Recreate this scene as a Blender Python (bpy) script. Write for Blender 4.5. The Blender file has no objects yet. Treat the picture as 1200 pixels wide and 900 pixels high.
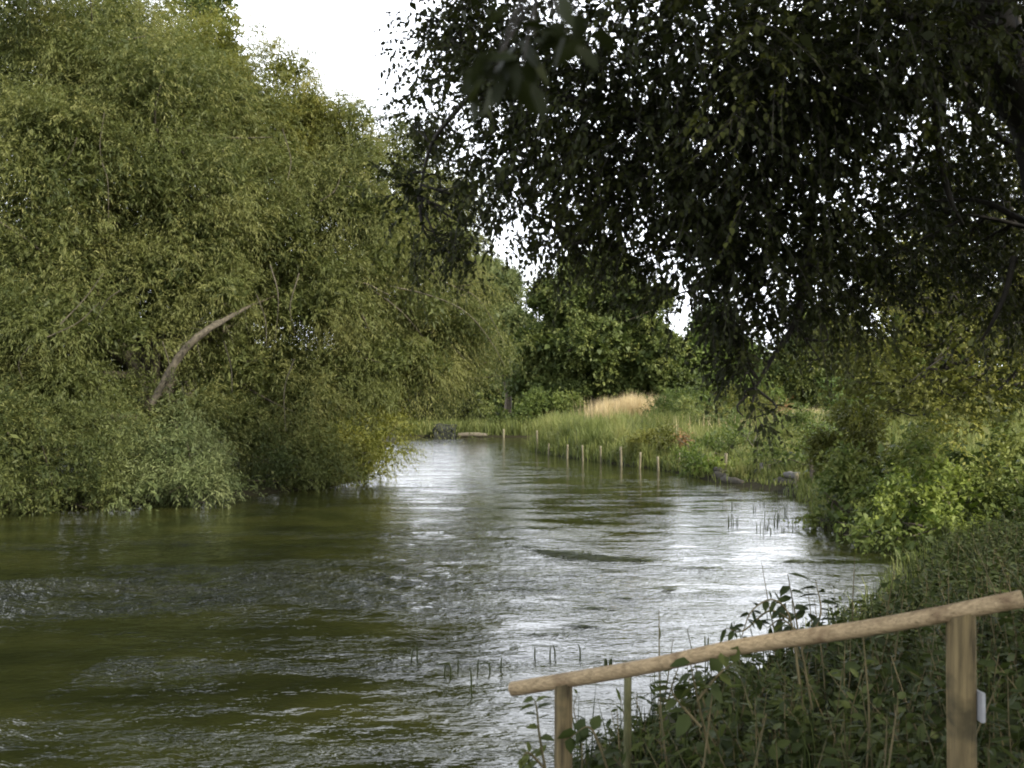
import bpy, math, random
import numpy as np
from mathutils import Vector

rng = np.random.default_rng(11)
random.seed(11)
SC = bpy.context.scene
COL = SC.collection
CAM_Z = 2.2
F = 1200.0


def at(px, py, y):
    """A point at real distance y whose place in the photo is (px, py)."""
    return np.array([(px - 600) / F * y, y, CAM_Z + (470 - py) / F * y])


def unit(a):
    return a / np.maximum(np.linalg.norm(a, axis=-1, keepdims=True), 1e-9)


# ------------------------------------------------------------------ tagging
def tag(o, label=None, cat=None, group=None, kind=None):
    if label: o['label'] = label
    if cat: o['category'] = cat
    if group: o['group'] = group
    if kind: o['kind'] = kind
    return o


def empty(name, loc, label, cat, group=None):
    o = bpy.data.objects.new(name, None)
    o.empty_display_size = 0.2
    o.location = loc
    COL.objects.link(o)
    return tag(o, label, cat, group)


class MB:
    """collects quads, triangles and tubes and links them as one mesh object"""
    def __init__(self):
        self.v, self.f, self.t, self.n = [], [], [], 0

    def add(self, v, f, tint=0.5):
        v = np.asarray(v, float).reshape(-1, 3)
        f = np.asarray(f, int)
        self.f.append(f + self.n)
        self.t.append(np.full(len(f), tint) if np.isscalar(tint) else np.asarray(tint, float))
        self.v.append(v)
        self.n += len(v)

    def tube(self, pts, rad, sides=6, caps=True, tint=0.5, lump=0.0):
        pts = np.asarray(pts, float)
        n = len(pts)
        rad = np.interp(np.linspace(0, 1, n), np.linspace(0, 1, len(rad)), rad) if np.ndim(rad) else np.full(n, rad)
        tan = unit(np.gradient(pts, axis=0))
        ref = np.array([0.0, 0, 1]) if abs(tan[0, 2]) < 0.9 else np.array([1.0, 0, 0])
        u = unit(np.cross(tan[0], ref))
        ang = np.linspace(0, 2 * math.pi, sides, endpoint=False)
        ring = []
        for i in range(n):
            u = unit(u - tan[i] * np.dot(u, tan[i]))
            w = np.cross(tan[i], u)
            r = rad[i] * (1 + lump * rng.standard_normal(sides)) if lump else rad[i]
            ring.append(pts[i] + (np.cos(ang)[:, None] * u + np.sin(ang)[:, None] * w) * np.reshape(r, (-1, 1)))
        v = np.concatenate(ring)
        f = []
        for i in range(n - 1):
            for k in range(sides):
                a, b = i * sides + k, i * sides + (k + 1) % sides
                f.append((a, b, b + sides, a + sides))
        self.add(v, f, tint)
        if caps:
            for i0, sg in ((0, -1), ((n - 1) * sides, 1)):
                c = v[i0:i0 + sides].mean(0)
                vv = np.vstack([v[i0:i0 + sides], c])
                self.add(vv, [(k, (k + 1) % sides, sides, sides)[:3] + ((k + 1) % sides,) if False else
                              ((k, (k + 1) % sides, sides) if sg > 0 else ((k + 1) % sides, k, sides)) for k in range(sides)], tint)

    def build(self, name, mat, parent=None, smooth=False):
        v = np.concatenate(self.v)
        me = bpy.data.meshes.new(name)
        cnt = np.concatenate([np.full(len(f), f.shape[1]) for f in self.f])
        idx = np.concatenate([f.ravel() for f in self.f])
        me.vertices.add(len(v))
        me.vertices.foreach_set('co', v.astype(np.float32).ravel())
        me.loops.add(len(idx))
        me.loops.foreach_set('vertex_index', idx.astype(np.int32))
        me.polygons.add(len(cnt))
        me.polygons.foreach_set('loop_start', np.concatenate([[0], np.cumsum(cnt)[:-1]]).astype(np.int32))
        me.polygons.foreach_set('loop_total', cnt.astype(np.int32))
        a = me.attributes.new('tint', 'FLOAT', 'FACE')
        a.data.foreach_set('value', np.concatenate(self.t).astype(np.float32))
        if smooth:
            me.polygons.foreach_set('use_smooth', np.ones(len(cnt), bool))
        me.update(calc_edges=True)
        me.materials.append(mat)
        o = bpy.data.objects.new(name, me)
        COL.objects.link(o)
        if parent is not None:
            o.parent = parent
            o.matrix_parent_inverse = parent.matrix_world.inverted() if False else o.matrix_parent_inverse
            me.vertices.foreach_set('co', (v - np.array(parent_loc(parent))).astype(np.float32).ravel())
            me.update()
        return o


def parent_loc(p):
    l = np.array(p.location)
    while p.parent:
        p = p.parent
        l = l + np.array(p.location)
    return l


def spline(pts, n=16):
    pts = np.asarray(pts, float)
    p = np.vstack([2 * pts[0] - pts[1], pts, 2 * pts[-1] - pts[-2]])
    out = []
    seg = len(pts) - 1
    for t in np.linspace(0, seg - 1e-6, n):
        i = int(t); u = t - i
        a, b, c, d = p[i], p[i + 1], p[i + 2], p[i + 3]
        out.append(0.5 * (2 * b + (c - a) * u + (2 * a - 5 * b + 4 * c - d) * u * u + (3 * b - a - 3 * c + d) * u ** 3))
    return np.array(out)


# ------------------------------------------------------------------ leaves
def leaves(mb, P, D, L, W, tint, ref=None, shape='narrow', fold=0.15, droop=0.0):
    n = len(P)
    D = unit(D)
    if ref is None:
        ref = np.array([0, 0, 1.0]) + rng.normal(0, 0.55, (n, 3))
    S = unit(np.cross(D, ref))
    N = np.cross(S, D)
    L = np.broadcast_to(np.asarray(L, float).reshape(-1, 1), (n, 1))
    W = np.broadcast_to(np.asarray(W, float).reshape(-1, 1), (n, 1))
    dn = np.array([0, 0, -1.0]) * droop
    if shape == 'narrow':
        m = P + D * L * 0.45 + N * W * fold
        v = np.stack([P, m + S * W * 0.5, P + D * L + dn * L, m - S * W * 0.5], 1).reshape(-1, 3)
        f = (np.arange(n)[:, None] * 4 + np.array([[0, 1, 2, 3]]))
        mb.add(v, f, tint)
    else:  # ovate blade folded along its midrib
        m1 = P + D * L * 0.28 - N * W * fold * 0.3
        m2 = P + D * L * 0.66 - N * W * fold * 0.3 + dn * L * 0.4
        tip = P + D * L + dn * L
        e1 = N * W * fold
        v = np.stack([P, m1 + S * W * .48 + e1, m1, m1 - S * W * .48 + e1,
                      m2 + S * W * .40 + e1, m2, m2 - S * W * .40 + e1, tip], 1).reshape(-1, 3)
        b = np.arange(n)[:, None] * 8
        q = np.concatenate([b + np.array([[1, 4, 5, 2]]), b + np.array([[2, 5, 6, 3]])])
        t3 = np.concatenate([b + np.array([[0, 1, 2]]), b + np.array([[0, 2, 3]]), b + np.array([[4, 7, 5]]), b + np.array([[5, 7, 6]])])
        base = mb.n
        mb.f.append(q + base); mb.t.append(np.tile(tint, 2))
        mb.f.append(t3 + base); mb.t.append(np.tile(tint, 4))
        mb.v.append(v); mb.n += len(v)


def shoots(mb, O, D, length, grav, K, L, W, tint, shape='narrow', spread=0.7, droop=0.15, stem=None, stem_r=0.004,
           curl=0.3, up=0.0, start=0.1, tint_jit=0.08):
    """leafy shoots: O origins, D directions, bending down by grav; K leaves set along each"""
    n = len(O)
    D = unit(D)
    length = np.broadcast_to(np.asarray(length, float), (n,)) * rng.uniform(0.65, 1.25, n)
    bend = rng.normal(0, curl, (n, 3)) * length[:, None]
    bend[:, 2] -= grav * length
    t = np.clip((np.arange(K) + 0.5) / K * (1 - start) + start, 0, 1)
    T = t[None, :, None]
    pos = O[:, None] + D[:, None] * length[:, None, None] * T + bend[:, None] * T ** 2
    tan = unit(D[:, None] * length[:, None, None] + 2 * bend[:, None] * T)
    r = rng.normal(0, 1, (n, K, 3))
    side = unit(np.cross(tan, r))
    dirs = tan * (1 - spread * 0.55) + side * spread + rng.normal(0, .15, (n, K, 3))
    dirs[..., 2] += up - droop
    sz = rng.uniform(.7, 1.2, (n, K)) * (1 - 0.35 * t[None] ** 3)
    tt = np.repeat(np.asarray(tint)[:, None], K, 1) + rng.normal(0, tint_jit, (n, K))
    leaves(mb, pos.reshape(-1, 3), dirs.reshape(-1, 3), (L * sz).ravel(), (W * sz).ravel(), np.clip(tt, 0, 1).ravel(), shape=shape, droop=droop * .5)
    if stem is not None:
        tk = np.linspace(0, 1, 4)[None, :, None]
        sp = O[:, None] + D[:, None] * length[:, None, None] * tk + bend[:, None] * tk ** 2
        ax = unit(np.cross(D, rng.normal(0, 1, (n, 3))))
        ay = unit(np.cross(D, ax))
        rr = stem_r * np.array([1, .8, .6, .25])
        ring = []
        for k in range(3):
            a = k * 2 * math.pi / 3
            ring.append(sp + (ax * math.cos(a) + ay * math.sin(a))[:, None] * rr[None, :, None])
        v = np.stack(ring, 2).reshape(-1, 3)      # n,4,3
        b = np.arange(n)[:, None] * 12
        fs = []
        for s in range(3):
            for k in range(3):
                a0, a1 = s * 3 + k, s * 3 + (k + 1) % 3
                fs.append(b + np.array([[a0, a1, a1 + 3, a0 + 3]]))
        stem.add(v, np.concatenate(fs), 0.5)


def sphere_dirs(n):
    d = rng.normal(0, 1, (n, 3))
    return unit(d)


def clumps(lobes, per, depth=(0.62, 1.0), back=0.5, low=0.5):
    """clump centres near the skin of each lobe (centre, radii); fewer at the back and underneath"""
    C, R, N = [], [], []
    for c, r in lobes:
        r = np.asarray(r, float)
        n = int(per * (np.prod(r) ** (2 / 3)))
        d = sphere_dirs(n * 3)
        keep = rng.random(len(d)) < np.where(d[:, 1] > 0.35, back, 1.0) * np.where(d[:, 2] < -0.5, low, 1.0)
        d = d[keep][:n]
        k = rng.uniform(depth[0], depth[1], len(d))
        C.append(np.asarray(c) + d * r * k[:, None])
        N.append(unit(d / r))
        R.append(np.full(len(d), float(np.prod(r) ** (1 / 3))))
    return np.concatenate(C), np.concatenate(N), np.concatenate(R)


def billow(lobes, k=9, size=(.30, .46), out=.74):
    """break each lobe into smaller billows set round its skin, keeping a core"""
    res = []
    for c, r in lobes:
        r = np.asarray(r, float)
        res.append((np.asarray(c), r * .70))
        d = sphere_dirs(k)
        d[:, 1] -= .25; d[:, 2] += .1
        d = unit(d)
        for q in d:
            res.append((np.asarray(c) + q * r * out, r * rng.uniform(*size) * np.array([1.1, 1.0, .85])))
    return res


def crown(mb, lobes, per, nsh, sh_len, grav, K, L, W, shape='narrow', csize=0.28, upb=0.25, tint0=.5, tvar=.2, stem=None,
          depth=(0.62, 1.0), back=.5, low=.5, inner=0.25, jitter=.55, droop=.15, spread=.7, stem_r=.004, cut=None):
    C, N, R = clumps(lobes, per, depth, back, low)
    n = len(C)
    ct = np.clip(rng.normal(tint0, tvar, n), 0, 1)
    ns = np.maximum(3, (nsh * rng.uniform(.5, 1.4, n)).astype(int))
    idx = np.repeat(np.arange(n), ns)
    off = rng.normal(0, 1, (len(idx), 3))
    O = C[idx] + off * (csize * R[idx])[:, None]
    D = N[idx] * .7 + unit(off) * .5 + rng.normal(0, jitter * .6, (len(idx), 3))
    D[:, 2] += upb
    if cut is not None:
        k = cut(O)
        O, D, idx = O[k], D[k], idx[k]
    shoots(mb, O, D, sh_len, grav, K, L, W, ct[idx], shape=shape, stem=stem, droop=droop, spread=spread, stem_r=stem_r)
    if inner > 0:  # larger filler leaves deep inside each lobe, inner shade put into their darker tint
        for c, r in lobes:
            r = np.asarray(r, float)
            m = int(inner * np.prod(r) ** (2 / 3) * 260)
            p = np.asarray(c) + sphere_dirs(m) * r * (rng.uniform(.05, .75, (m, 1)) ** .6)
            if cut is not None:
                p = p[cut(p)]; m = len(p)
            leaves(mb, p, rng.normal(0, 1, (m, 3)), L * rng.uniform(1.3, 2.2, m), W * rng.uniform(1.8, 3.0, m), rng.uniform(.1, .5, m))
    return C, N


# ------------------------------------------------------------------ materials
def nodes(name):
    m = bpy.data.materials.new(name)
    m.use_nodes = True
    nt = m.node_tree
    nt.nodes.clear()
    out = nt.nodes.new('ShaderNodeOutputMaterial')
    return m, nt, out


def nd(nt, typ, **kw):
    n = nt.nodes.new(typ)
    for k, v in kw.items():
        if k.startswith('i_'):
            n.inputs[k[2:].replace('_', ' ')].default_value = v
        else:
            setattr(n, k, v)
    return n


def ramp(nt, stops):
    r = nt.nodes.new('ShaderNodeValToRGB')
    e = r.color_ramp.elements
    while len(e) < len(stops):
        e.new(0.5)
    for el, (p, c) in zip(e, stops):
        el.position = p
        el.color = (*c, 1)
    return r


def leaf_mat(name, dark, mid, light, trans=0.3, rough=0.55, spec=0.22):
    m, nt, out = nodes(name)
    L = nt.links.new
    a = nd(nt, 'ShaderNodeAttribute', attribute_name='tint')
    r = ramp(nt, [(0.05, dark), (0.5, mid), (0.95, light)])
    L(a.outputs['Fac'], r.inputs[0])
    p = nd(nt, 'ShaderNodeBsdfPrincipled', i_Roughness=rough)
    p.inputs['Specular IOR Level'].default_value = spec
    L(r.outputs[0], p.inputs['Base Color'])
    t = nd(nt, 'ShaderNodeBsdfTranslucent')
    hs = nd(nt, 'ShaderNodeHueSaturation', i_Saturation=1.1, i_Value=1.25)
    L(r.outputs[0], hs.inputs['Color'])
    L(hs.outputs[0], t.inputs['Color'])
    mx = nd(nt, 'ShaderNodeMixShader')
    mx.inputs[0].default_value = trans
    L(p.outputs[0], mx.inputs[1]); L(t.outputs[0], mx.inputs[2])
    L(mx.outputs[0], out.inputs[0])
    return m


def wood_mat(name, dark, light, scale=(14, 14, 1.5), bump=0.3, rough=.75, detail=6, blotch=None, cracks=None):
    m, nt, out = nodes(name)
    L = nt.links.new
    tc = nd(nt, 'ShaderNodeTexCoord')
    mp = nd(nt, 'ShaderNodeMapping')
    mp.inputs['Scale'].default_value = scale
    L(tc.outputs['Object'], mp.inputs[0])
    n = nd(nt, 'ShaderNodeTexNoise', i_Scale=1.5, i_Detail=detail, i_Roughness=.65)
    L(mp.outputs[0], n.inputs['Vector'])
    r = ramp(nt, [(.3, dark), (.65, light)])
    L(n.outputs['Fac'], r.inputs[0])
    colr = r.outputs[0]
    if blotch:
        n2 = nd(nt, 'ShaderNodeTexNoise', i_Scale=9.0, i_Detail=3)
        L(tc.outputs['Object'], n2.inputs['Vector'])
        r2 = ramp(nt, [(.52, (0, 0, 0)), (.7, (1, 1, 1))])
        L(n2.outputs['Fac'], r2.inputs[0])
        mx = nd(nt, 'ShaderNodeMix', data_type='RGBA')
        L(r2.outputs[0], mx.inputs[0]); L(colr, mx.inputs[6])
        mx.inputs[7].default_value = (*blotch, 1)
        colr = mx.outputs[2]
    if cracks:  # fine drying checks along the grain
        mp3 = nd(nt, 'ShaderNodeMapping')
        mp3.inputs['Scale'].default_value = cracks
        L(tc.outputs['Object'], mp3.inputs[0])
        n4 = nd(nt, 'ShaderNodeTexNoise', i_Scale=.6, i_Detail=2)
        L(mp3.outputs[0], n4.inputs['Vector'])
        r4 = ramp(nt, [(.485, (1, 1, 1)), (.50, (.28, .26, .24)), (.515, (1, 1, 1))])
        L(n4.outputs['Fac'], r4.inputs[0])
        m4 = nd(nt, 'ShaderNodeMix', data_type='RGBA', blend_type='MULTIPLY')
        m4.inputs[0].default_value = .75
        L(colr, m4.inputs[6]); L(r4.outputs[0], m4.inputs[7])
        colr = m4.outputs[2]
    p = nd(nt, 'ShaderNodeBsdfPrincipled', i_Roughness=rough)
    p.inputs['Specular IOR Level'].default_value = .25
    L(colr, p.inputs['Base Color'])
    b = nd(nt, 'ShaderNodeBump', i_Strength=bump, i_Distance=.02)
    L(n.outputs['Fac'], b.inputs['Height'])
    L(b.outputs[0], p.inputs['Normal'])
    L(p.outputs[0], out.inputs[0])
    return m


M = {}
M['willow'] = leaf_mat('willow_leaf', (.050, .065, .020), (.122, .136, .041), (.230, .226, .078), .38)
M['willow_olive'] = leaf_mat('olive_willow_leaf', (0.075, 0.086, 0.02), (0.155, 0.16, 0.036), (0.25, 0.232, 0.066), .38)
M['willow_pale'] = leaf_mat('silvery_willow_leaf', (0.07, 0.092, 0.034), (0.13, 0.155, 0.056), (0.2, 0.216, 0.086), .25)
M['yellowbush'] = leaf_mat('yellow_green_leaf', (0.075, 0.088, 0.016), (0.14, 0.145, 0.028), (0.215, 0.205, 0.046), .3)
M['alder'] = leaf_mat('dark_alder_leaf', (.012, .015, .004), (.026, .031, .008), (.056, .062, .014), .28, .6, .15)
M['fartree'] = leaf_mat('oak_leaf', (0.034, 0.052, 0.014), (0.095, 0.118, 0.032), (0.19, 0.205, 0.058), .25)
M['farlight'] = leaf_mat('light_oak_leaf', (0.056, 0.088, 0.022), (0.106, 0.144, 0.035), (0.175, 0.213, 0.060), .3)
M['riverside'] = leaf_mat('riverside_leaf', (.044, .052, .012), (.105, .112, .025), (.205, .200, .046), .32)
M['shrub'] = leaf_mat('shrub_leaf', (0.04, 0.058, 0.014), (0.092, 0.124, 0.03), (0.185, 0.205, 0.056), .3)
M['brightshrub'] = leaf_mat('bright_shrub_leaf', (0.048, 0.074, 0.014), (0.104, 0.146, 0.026), (0.185, 0.22, 0.048), .32)
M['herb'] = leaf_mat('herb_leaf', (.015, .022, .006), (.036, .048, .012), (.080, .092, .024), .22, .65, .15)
M['grass'] = leaf_mat('grass_blade', (0.065, 0.085, 0.024), (0.135, 0.158, 0.042), (0.24, 0.235, 0.085), .3)
M['drygrass'] = leaf_mat('dry_grass_blade', (.260, .200, .090), (.430, .340, .180), (.560, .460, .280), .3)
M['reed'] = leaf_mat('water_plant', (.018, .024, .007), (.040, .050, .014), (.085, .095, .026), .15)
M['rust'] = leaf_mat('rusty_dock', (.110, .060, .024), (.210, .120, .050), (.280, .190, .080), .25)
M['bark'] = wood_mat('bark', (.035, .027, .018), (.13, .105, .075), (9, 9, 2), .6)
M['palebark'] = wood_mat('willow_bark', (.024, .020, .013), (.115, .096, .064), (7, 7, 7), .9)
M['darkbark'] = wood_mat('dark_bark', (.008, .007, .005), (.030, .025, .018), (9, 9, 3), .7)
M['stem'] = wood_mat('stem', (.040, .040, .016), (.110, .085, .040), (9, 9, 3), .1)
M['rail'] = wood_mat('peeled_rail_wood', (.165, .118, .062), (.340, .255, .145), (3, 60, 60), .35, .75, blotch=(.13, .085, .045), cracks=(2.2, 70, 70))
M['post'] = wood_mat('sawn_post_wood', (.055, .042, .020), (.165, .124, .058), (26, 26, 2.2), .4, .8, blotch=(.050, .040, .018), cracks=(60, 60, 1.6))
M['stake'] = wood_mat('stake_wood', (.090, .080, .048), (.230, .200, .125), (30, 30, 3), .2)
M['greystake'] = wood_mat('grey_wood', (.075, .070, .062), (.170, .160, .145), (24, 24, 3), .4)
M['mossstake'] = wood_mat('mossy_wood', (.035, .040, .014), (.105, .100, .042), (24, 24, 5), .5)
M['log'] = wood_mat('wet_log', (.016, .014, .010), (.090, .078, .055), (5, 16, 16), .9)
M['darklog'] = wood_mat('black_timber', (.008, .009, .007), (.030, .032, .022), (2, 8, 8), .6)
M['plank'] = wood_mat('pale_plank', (.060, .050, .034), (.160, .135, .095), (2, 20, 20), .3)
M['white'] = wood_mat('grey_white_board', (.200, .200, .200), (.300, .300, .300), (10, 10, 10), .05, .5)

# ------------------------------------------------------------------ terrain
RIVER = np.array([(-60, 9), (-30, 14), (-14, 18), (-10, 20.5), (-6.9, 22.9), (-5.2, 25.6), (-4.3, 28.4), (-5.2, 38), (-6.2, 50),
                  (-6.6, 61.5), (-3, 62.3), (1, 62), (8, 66), (20, 70), (40, 72), (40, 62), (20, 60), (8, 58.5), (2.5, 57.5), (1.5, 52),
                  (1.0, 45.5), (2.2, 40.2), (3.85, 35.7), (4.8, 33), (5.3, 31), (5.6, 28), (6.7, 24.6), (6.5, 21), (5.5, 18.3), (5.9, 16),
                  (5.7, 14), (4.6, 12), (3.2, 9.6), (1.9, 8), (.75, 6.5), (-.15, 5), (-1.0, 3), (-2.5, 0), (-6, -4), (-20, -12), (-60, -22)], float)


def river_sd(x, y):
    """signed distance to the waterline: positive on land"""
    p = np.stack([np.ravel(x), np.ravel(y)], 1)
    best = np.full(len(p), 1e9)
    ins = np.zeros(len(p), bool)
    for i in range(len(RIVER)):
        a, b = RIVER[i], RIVER[(i + 1) % len(RIVER)]
        e = b - a
        t = np.clip(((p - a) @ e) / (e @ e), 0, 1)
        best = np.minimum(best, np.linalg.norm(p - a - t[:, None] * e, axis=1))
        c = (a[1] > p[:, 1]) != (b[1] > p[:, 1])
        xi = a[0] + (p[:, 1] - a[1]) / (b[1] - a[1] if b[1] != a[1] else 1e-9) * e[0]
        ins ^= c & (p[:, 0] < xi)
    return np.where(ins, -best, best).reshape(np.shape(x))


PH = rng.uniform(0, 6.28, (8, 2))


def lumps(x, y, s=1.0):
    z = 0
    for i, (w, a) in enumerate(((9, 1), (5.3, .7), (2.9, .5), (1.7, .35))):
        th = PH[i, 0]
        z = z + a * np.sin((x * math.cos(th) + y * math.sin(th)) * 6.28 / w / s + PH[i, 1]) * np.cos((x * math.sin(th) - y * math.cos(th)) * 6.28 / w / s * .8 + PH[i + 4, 1])
    return z / 2.0


def ground_z(x, y):
    d = river_sd(x, y)
    land = 0.10 + .40 * (1 - np.exp(-np.maximum(d, 0) / 1.8)) + .07 * lumps(x, y) * np.clip(d / 2, 0, 1)
    land = land + .12 * np.clip((np.maximum(d, 0) - 1) / 3, 0, 1) * (np.asarray(y) < 12)
    bed = np.maximum(-.75, .10 + d * .55)
    return np.where(d > 0, land, bed)


def nonuni(lo, hi, c0, c1, fine, grow=1.18):
    mid = list(np.arange(c0, c1 + 1e-6, fine))
    s, a = fine, c0
    left = []
    while a > lo:
        s *= grow; a -= s; left.append(a)
    s, a = fine, c1
    right = []
    while a < hi:
        s *= grow; a += s; right.append(a)
    return np.array(left[::-1] + mid + right)


def sheet(name, xs, ys, zf, mat, kind='structure', smooth=True):
    X, Y = np.meshgrid(xs, ys)
    Z = zf(X, Y)
    nx = len(xs)
    i = (np.arange(len(ys) - 1)[:, None] * nx + np.arange(nx - 1)[None]).ravel()
    mb = MB()
    mb.add(np.stack([X, Y, Z], -1).reshape(-1, 3), np.stack([i, i + 1, i + nx + 1, i + nx], 1))
    o = mb.build(name, mat, smooth=smooth)
    o['kind'] = kind
    return o


def ground_mat():
    m, nt, out = nodes('meadow_earth')
    L = nt.links.new
    g = nd(nt, 'ShaderNodeNewGeometry')
    n1 = nd(nt, 'ShaderNodeTexNoise', i_Scale=.35, i_Detail=5)
    n2 = nd(nt, 'ShaderNodeTexNoise', i_Scale=6, i_Detail=6)
    L(g.outputs['Position'], n1.inputs['Vector']); L(g.outputs['Position'], n2.inputs['Vector'])
    r1 = ramp(nt, [(.38, (.028, .040, .012)), (.55, (.07, .085, .026)), (.68, (.17, .145, .062))])
    r2 = ramp(nt, [(.3, (.4, .4, .4)), (.7, (1, 1, 1))])
    L(n1.outputs['Fac'], r1.inputs[0]); L(n2.outputs['Fac'], r2.inputs[0])
    mx = nd(nt, 'ShaderNodeMix', data_type='RGBA', blend_type='MULTIPLY')
    mx.inputs[0].default_value = 1
    L(r1.outputs[0], mx.inputs[6]); L(r2.outputs[0], mx.inputs[7])
    p = nd(nt, 'ShaderNodeBsdfPrincipled', i_Roughness=.95)
    p.inputs['Specular IOR Level'].default_value = .08
    # wet dark mud in a band just above the waterline
    sz = nd(nt, 'ShaderNodeSeparateXYZ')
    L(g.outputs['Position'], sz.inputs[0])
    mr = nd(nt, 'ShaderNodeMapRange')
    mr.inputs[1].default_value = .10; mr.inputs[2].default_value = .32
    L(sz.outputs[2], mr.inputs[0])
    md = nd(nt, 'ShaderNodeMix', data_type='RGBA')
    md.inputs[6].default_value = (.022, .020, .010, 1)
    L(mr.outputs[0], md.inputs[0]); L(mx.outputs[2], md.inputs[7])
    mx = md
    L(mx.outputs[2], p.inputs['Base Color'])
    b = nd(nt, 'ShaderNodeBump', i_Strength=.6, i_Distance=.05)
    L(n2.outputs['Fac'], b.inputs['Height']); L(b.outputs[0], p.inputs['Normal'])
    L(p.outputs[0], out.inputs[0])
    return m


sheet('ground', nonuni(-900, 900, -16, 14, .3, 1.2), nonuni(-300, 1500, -4, 68, .35, 1.2), ground_z, ground_mat())


# --- river surface: real waves, shorter ripples by bump
def riffle(x, y):
    """how broken the surface is: shallow riffles across the stream, calm pools between"""
    w = lambda c, s: np.exp(-((y - c - .12 * (x + 2) + .5 * np.sin(x * .55)) / s) ** 2)
    left = 1 / (1 + np.exp((x + .9) * 1.5))
    band = (1.5 * w(12.0, 1.5) + .55 * w(8.1, .45) * (x > -3.5) + .45 * w(16.5, 1.0) + .2 * w(6.2, .35)) * (.25 + .75 * left)
    pool = .30 - .16 * np.exp(-((x + 4) / 3.5) ** 2 - ((y - 9.2) / 1.6) ** 2) - .12 * np.exp(-((x + 6) / 6) ** 2 - ((y - 19) / 2.5) ** 2)
    calm = .55 / (1 + np.exp(-(x - .2) * 1.6))
    return np.clip((pool + band) * (1 - calm), .05, 1.6)


def waves(x, y):
    g = np.random.default_rng(5)
    z = np.zeros_like(x)
    A = riffle(x, y)
    for k in range(46):
        lam = .13 * (.75 / .13) ** g.random()
        th = g.normal(math.pi / 2, .75)
        ph = g.uniform(0, 6.28)
        kx, ky = math.cos(th) * 6.28 / lam, math.sin(th) * 6.28 / lam
        amp = .0050 * lam
        fade = np.clip(1.6 - y / (lam * 62), 0, 1)
        warp = .9 * np.sin(x * 1.3 + ph) + .7 * np.sin(y * .9 + 2 * ph)
        z += amp * fade * np.sin(kx * x + ky * y + ph + warp)
    return z * A


def water_mat():
    m, nt, out = nodes('river_water')
    L = nt.links.new
    g = nd(nt, 'ShaderNodeNewGeometry')
    mp = nd(nt, 'ShaderNodeMapping')
    mp.inputs['Scale'].default_value = (1.0, 1.7, 1)
    L(g.outputs['Position'], mp.inputs[0])
    # weed beds and gravel seen through the water
    n1 = nd(nt, 'ShaderNodeTexNoise', i_Scale=.55, i_Detail=5, i_Roughness=.6)
    L(mp.outputs[0], n1.inputs['Vector'])
    r1 = ramp(nt, [(.35, (.008, .010, .003)), (.52, (.019, .021, .005)), (.68, (.032, .032, .008))])
    L(n1.outputs['Fac'], r1.inputs[0])
    p = nd(nt, 'ShaderNodeBsdfPrincipled', i_Roughness=.03, i_IOR=1.33)
    p.inputs['Specular IOR Level'].default_value = .5
    L(r1.outputs[0], p.inputs['Base Color'])
    # ripples: long low wavelets with short sharp ones riding on them, stronger over the shallows
    n2 = nd(nt, 'ShaderNodeTexNoise', i_Scale=4.2, i_Detail=3, i_Roughness=.55, i_Distortion=.5)
    n3 = nd(nt, 'ShaderNodeTexNoise', i_Scale=12, i_Detail=2, i_Roughness=.55, i_Distortion=.3)
    L(mp.outputs[0], n2.inputs['Vector']); L(mp.outputs[0], n3.inputs['Vector'])
    nm = nd(nt, 'ShaderNodeTexNoise', i_Scale=.9, i_Detail=4, i_Roughness=.6)
    mp2 = nd(nt, 'ShaderNodeMapping')
    mp2.inputs['Scale'].default_value = (.5, 1.6, 1)
    L(g.outputs['Position'], mp2.inputs[0]); L(mp2.outputs[0], nm.inputs['Vector'])
    rm = nd(nt, 'ShaderNodeMapRange')
    rm.inputs[1].default_value = .40; rm.inputs[2].default_value = .62
    rm.inputs[3].default_value = .2; rm.inputs[4].default_value = 1.0
    L(nm.outputs['Fac'], rm.inputs[0])
    at_ = nd(nt, 'ShaderNodeAttribute', attribute_name='riffle')
    ml = nd(nt, 'ShaderNodeMath', operation='MULTIPLY')
    L(rm.outputs[0], ml.inputs[0]); L(at_.outputs['Fac'], ml.inputs[1])
    b2 = nd(nt, 'ShaderNodeBump', i_Distance=.16)
    b3 = nd(nt, 'ShaderNodeBump', i_Distance=.045)
    L(ml.outputs[0], b2.inputs['Strength']); L(ml.outputs[0], b3.inputs['Strength'])
    L(n2.outputs['Fac'], b2.inputs['Height']); L(n3.outputs['Fac'], b3.inputs['Height'])
    L(b2.outputs[0], b3.inputs['Normal']); L(b3.outputs[0], p.inputs['Normal'])
    L(p.outputs[0], out.inputs[0])
    return m


ys = [4.2]
while ys[-1] < 66:
    ys.append(ys[-1] * 1.0062)
ys = np.concatenate([np.arange(-24, 4.2, .6), ys, np.arange(66.5, 75, 1.5)])
xs = np.concatenate([np.arange(-61, -15, .6), np.arange(-15, 8, .055), np.arange(8, 41, .8)])
water = sheet('river', xs, ys, waves, water_mat())
XX, YY = np.meshgrid(xs, ys)
ra = water.data.attributes.new('riffle', 'FLOAT', 'POINT')
ra.data.foreach_set('value', riffle(XX, YY).astype(np.float32).ravel())


# ------------------------------------------------------------------ trees
def L3(px, py, y, rx, ry=None, rz=None):
    ry = rx if ry is None else ry
    rz = rx if rz is None else rz
    return (at(px, py, y), (rx, ry, rz))


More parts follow.
